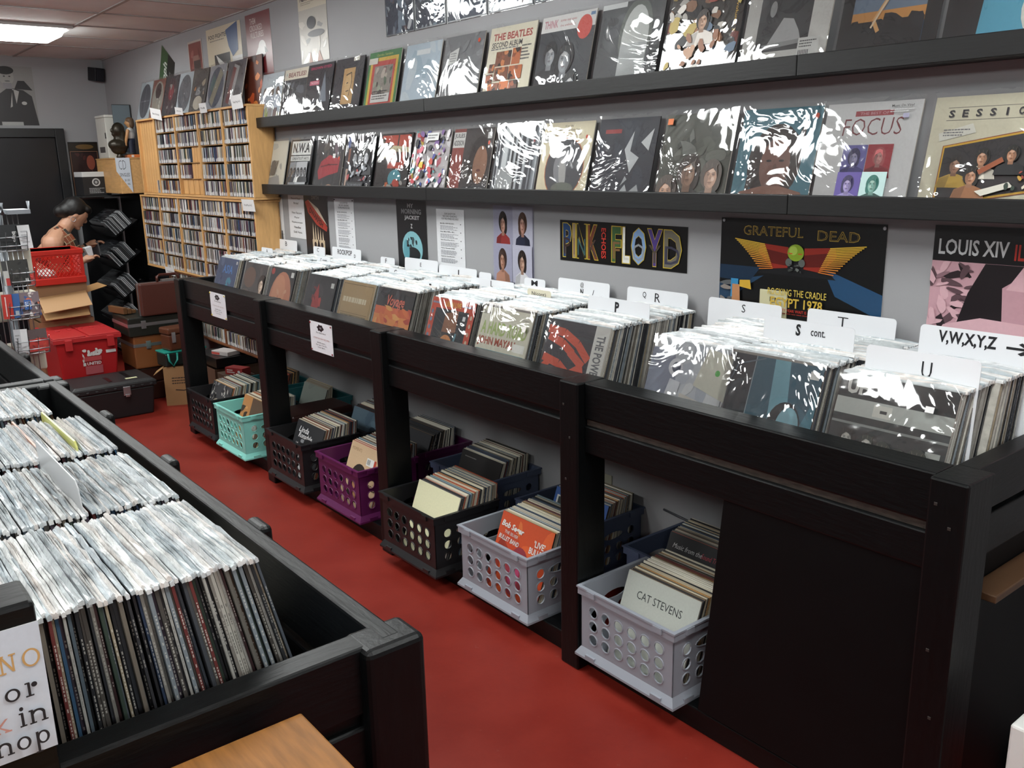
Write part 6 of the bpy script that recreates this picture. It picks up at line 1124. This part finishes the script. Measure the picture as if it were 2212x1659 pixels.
rackcase(.09, 1.379, .06, .112, lambda a: a.r(0, 0, 1, 1, 'd4d4d6').lines(.2, .8, .2, .8, 4, 'a8a8ac'), 'white case at the right of the top spinner pocket', rz=.35)
rackcase(-.01, 1.208, .04, .118, lambda a: a.r(0, 0, 1, 1, 'b8b8b4').r(.2, .0, 1, .3, 'b8302c').r(0, .6, .5, 1, '222'), 'white and red case in the second spinner pocket')
rackcase(.04, 1.208, .09, .12, lambda a: a.r(0, 0, 1, 1, '3a3a38').blobs(4, 8, 0, 0, 1, 1, ['44423f', '2c2c2c', '4c4a46'], .2).r(.75, .1, .9, .24, 'd4d4d4'), 'dark grey case in the second spinner pocket', rz=.1)
rackcase(-.035, 1.048, .045, .118, lambda a: a.r(0, 0, 1, 1, 'b02c22').r(.3, .1, .4, .9, 'd8c8c4'), 'red case at the left of the third spinner pocket', rz=-.3)
rackcase(0.0, 1.048, .04, .118, lambda a: a.r(0, 0, 1, 1, '2a5a9a').r(.4, .1, .8, .3, 'c4d0dc'), 'blue case in the third spinner pocket', rz=-.25)
rackcase(.06, 1.048, .10, .12, lambda a: a.r(0, 0, 1, 1, '7a6a70').blobs(6, 30, 0, 0, 1, 1, ['3a5a9a', 'c86a4a', 'd8d0cc', '2a2228', 'b4a0a0'], .13).r(.3, .3, .6, .7, '3a64a8').t('LOC', .45, .5, .26, .2, 'dde4ec', .02, 0, -PI/2), 'multicoloured photo case in the third spinner pocket')
rackcase(-.0, .873, .06, .118, lambda a: a.r(0, 0, 1, 1, 'b4b4b8').r(.5, 0, 1, 1, 'd0d0d2').lines(.1, .45, .2, .8, 5, '888'), 'white case in the lowest spinner pocket', rz=-.35)
rackcase(.065, .873, .11, .11, lambda a: a.r(0, 0, 1, 1, '5a4a4a').r(.05, .0, 1, .55, 'b83a34').blobs(8, 8, .1, .1, .95, .6, ['c84a3a', '8a2a28', 'd08a5a'], .14), 'red and smoky case in the lowest spinner pocket')
# ================================================================== the customer at the disc display
pr = empty('person', (-8.42, -1.0, 0), label='woman with dark tied hair and black halter top leaning to flip through discs', cat='person')
m = MB(); T3 = lambda *p: [(x, y, z) for x, y, z in p]
m.tube(T3((0, 0, .86), (0, .06, .98), (0, .14, 1.07), (0, .185, 1.13)), [.145, .122, .112, .08], n=16).ball((-.0, .0, .86), (.165, .125, .12)).tube(T3((-.14, .165, 1.13), (.14, .165, 1.13)), [.075, .075], n=12)
m.tube(T3((0, .17, 1.13), (0, .25, 1.26), (0, .32, 1.34)), [.085, .062, .058], n=12)                      # neck
hc = Vector((0, .355, 1.375)); hr = Euler((-.62, 0, 0)).to_matrix()                                        # head, tipped forward, facing +y
m.ball(hc, (.078, .098, .112), rot=hr, n=18, m=12); F = lambda x, y, z: tuple(hc+hr @ Vector((x, y, z)))
m.ball(F(0, .03, -.06), (.055, .06, .055), rot=hr).ball(F(0, .094, -.018), (.012, .02, .02), rot=hr).ball(F(0, .085, -.062), (.024, .014, .012), rot=hr).ball(F(0, .07, -.098), (.026, .026, .018), rot=hr)
for s in (-1, 1): m.ball(F(s*.074, -.008, -.012), (.009, .02, .03), rot=hr)
def arm(S, E, Wr, Hd):
    m.tube([S, tuple((Vector(S)+Vector(E))/2), E], [.072, .06, .044], n=12).ball(S, (.075, .085, .085)).ball(E, .045).tube([E, tuple((Vector(E)*.55+Vector(Wr)*.45)), Wr], [.043, .042, .026], n=12)
    W_, H_ = Vector(Wr), Vector(Hd); d = (H_-W_).normalized(); side = d.cross(Vector((0, 0, 1))).normalized(); dn = side.cross(d).normalized()
    m.tube([Wr, tuple(W_+d*.045), tuple(W_+d*.085)], [.024, .034, .03], n=10)
    for k, L in enumerate((.062, .072, .068, .052)):
        b = W_+d*.082+side*(.026-.0175*k); m.tube([tuple(b-d*.02), tuple(b+d*L*.5-dn*.004*0), tuple(b+d*L*.8-Vector((0, 0, .014))), tuple(b+d*L-Vector((0, 0, .032)))], [.0095, .0088, .008, .0068], n=7)
    b = W_+d*.03+side*.03; m.tube([tuple(b), tuple(b+side*.022+d*.025), tuple(b+side*.024+d*.055-Vector((0, 0, .01)))], [.0115, .01, .0085], n=7)
m.tube(T3((.0, .25, 1.255), (.09, .17, 1.2), (.18, .11, 1.145)), [.06, .068, .08], n=12).tube(T3((.0, .25, 1.255), (-.09, .19, 1.2), (-.165, .17, 1.14)), [.06, .062, .07], n=12)
arm((.185, .105, 1.14), (.2, .11, .87), (.14, .33, .985), (.12, .43, 1.02))
arm((-.165, .17, 1.13), (-.2, .26, .97), (-.16, .45, 1.085), (-.15, .56, 1.12))
for s in (-1, 1): m.tube(T3((s*.08, 0, .84), (s*.085, .02, .46), (s*.085, -.02, .09)), [.095, .062, .042], n=14).tube(T3((s*.085, -.03, .04), (s*.085, .1, .03)), [.04, .034], n=10)
bd = remesh(m.build('body', M_SKIN, pr), .0062, 3)
m = MB(); m.tube(T3((0, -.002, .84), (0, .058, .97), (0, .13, 1.03), (0, .16, 1.06)), [.158, .138, .13, .1], n=18); ht = remesh(m.build('halter_top', mat('black_cotton', '0d0d10', .8), pr), .012, 3)
m = MB(); m.ball((0, 0, .85), (.176, .136, .12))
for s in (-1, 1): m.tube(T3((s*.082, 0, .84), (s*.085, .02, .46), (s*.085, -.02, .1)), [.105, .072, .056], n=14)
remesh(m.build('trousers', mat('black_denim', '101116', .8), pr), .012, 3)
m = MB(); rn = random.Random(5); pts = [(.085, .165, 1.275), (.12, .195, 1.245), (.145, .225, 1.20), (.155, .25, 1.15), (.15, .268, 1.095), (.13, .28, 1.04)]
for i in range(len(pts)-1):
    a, b = Vector(pts[i]), Vector(pts[i+1]); wd = Vector((.02, -.03, -.012))*(1+.22*i)
    for k in range(3):
        q0, q1 = -1+k*2/3, -1+(k+1)*2/3-.12; p, q = a+(b-a)*.06, a+(b-a)*.94
        m.add([tuple(a+wd*(-1+k*2/3)), tuple(b+wd*(-1+k*2/3)), tuple(b+wd*(-1+(k+1)*2/3)), tuple(a+wd*(-1+(k+1)*2/3))], [(0, 1, 2, 3)], 'b4a488'); o_ = Vector((.0025, .001, .002))
        m.add([tuple(p+wd*q0+o_), tuple(q+wd*q0+o_), tuple(q+wd*q1+o_), tuple(p+wd*q1+o_)], [(0, 1, 2, 3)], rn.choice(('6a3420', '2c2622', '7a4028')))
o = m.build('patterned_strap', M_CARD, ht); sm = o.modifiers.new('th', 'SOLIDIFY'); sm.thickness = .004
m = MB(); m.ball(F(0, -.03, .03), (.092, .105, .104), rot=hr, n=18, m=12).ball(F(0, -.08, -.02), (.078, .07, .07), rot=hr).ball(F(0, -.115, -.05), (.05, .05, .055), rot=hr).ball(F(0, .05, .075), (.07, .055, .04), rot=hr); remesh(m.build('hair', M_HAIR, pr), .008, 3)
m = MB(); c = Vector(F(.085, -.012, -.06)); m.tube([tuple(c+Vector((0, .02*math.cos(t), .02*math.sin(t)))) for t in [2*PI*k/14 for k in range(15)]], .0025, 'b09050', 6); m.build('earring', M_CHROME, bd)
for s in (-1, 1): MB().ball(F(s*.03, .083, .012), (.012, .008, .006), '1a1412', 8, 6, rot=hr).build('eye', M_GLOSS, bd)
m = MB(); m.tube(T3((-.163, .432, 1.077), (-.162, .447, 1.084)), .031, '141416', 12); m.build('bracelet', M_GLOSS, pr)
r = empty('paper_cup', (-8.30, -.60, 1.02), (.25, 0, 0), 'small white paper packet held in her near hand', 'packet'); MB().frustum((-.03, .03, -.02, .02), 0, (-.04, .04, -.03, .03), .08, 'c9ccd0').build('packet', M_CARD, r, .004)
r = empty('disc_case', (-8.58, -.475, 1.0), (.1, 0, .2), 'thin disc case lifted by her fingers from the second tray', 'disc'); MB().box(-.0625, .0625, -.005, .005, 0, .125, '5a5c60').build('case', MATS['clear_case'], r)
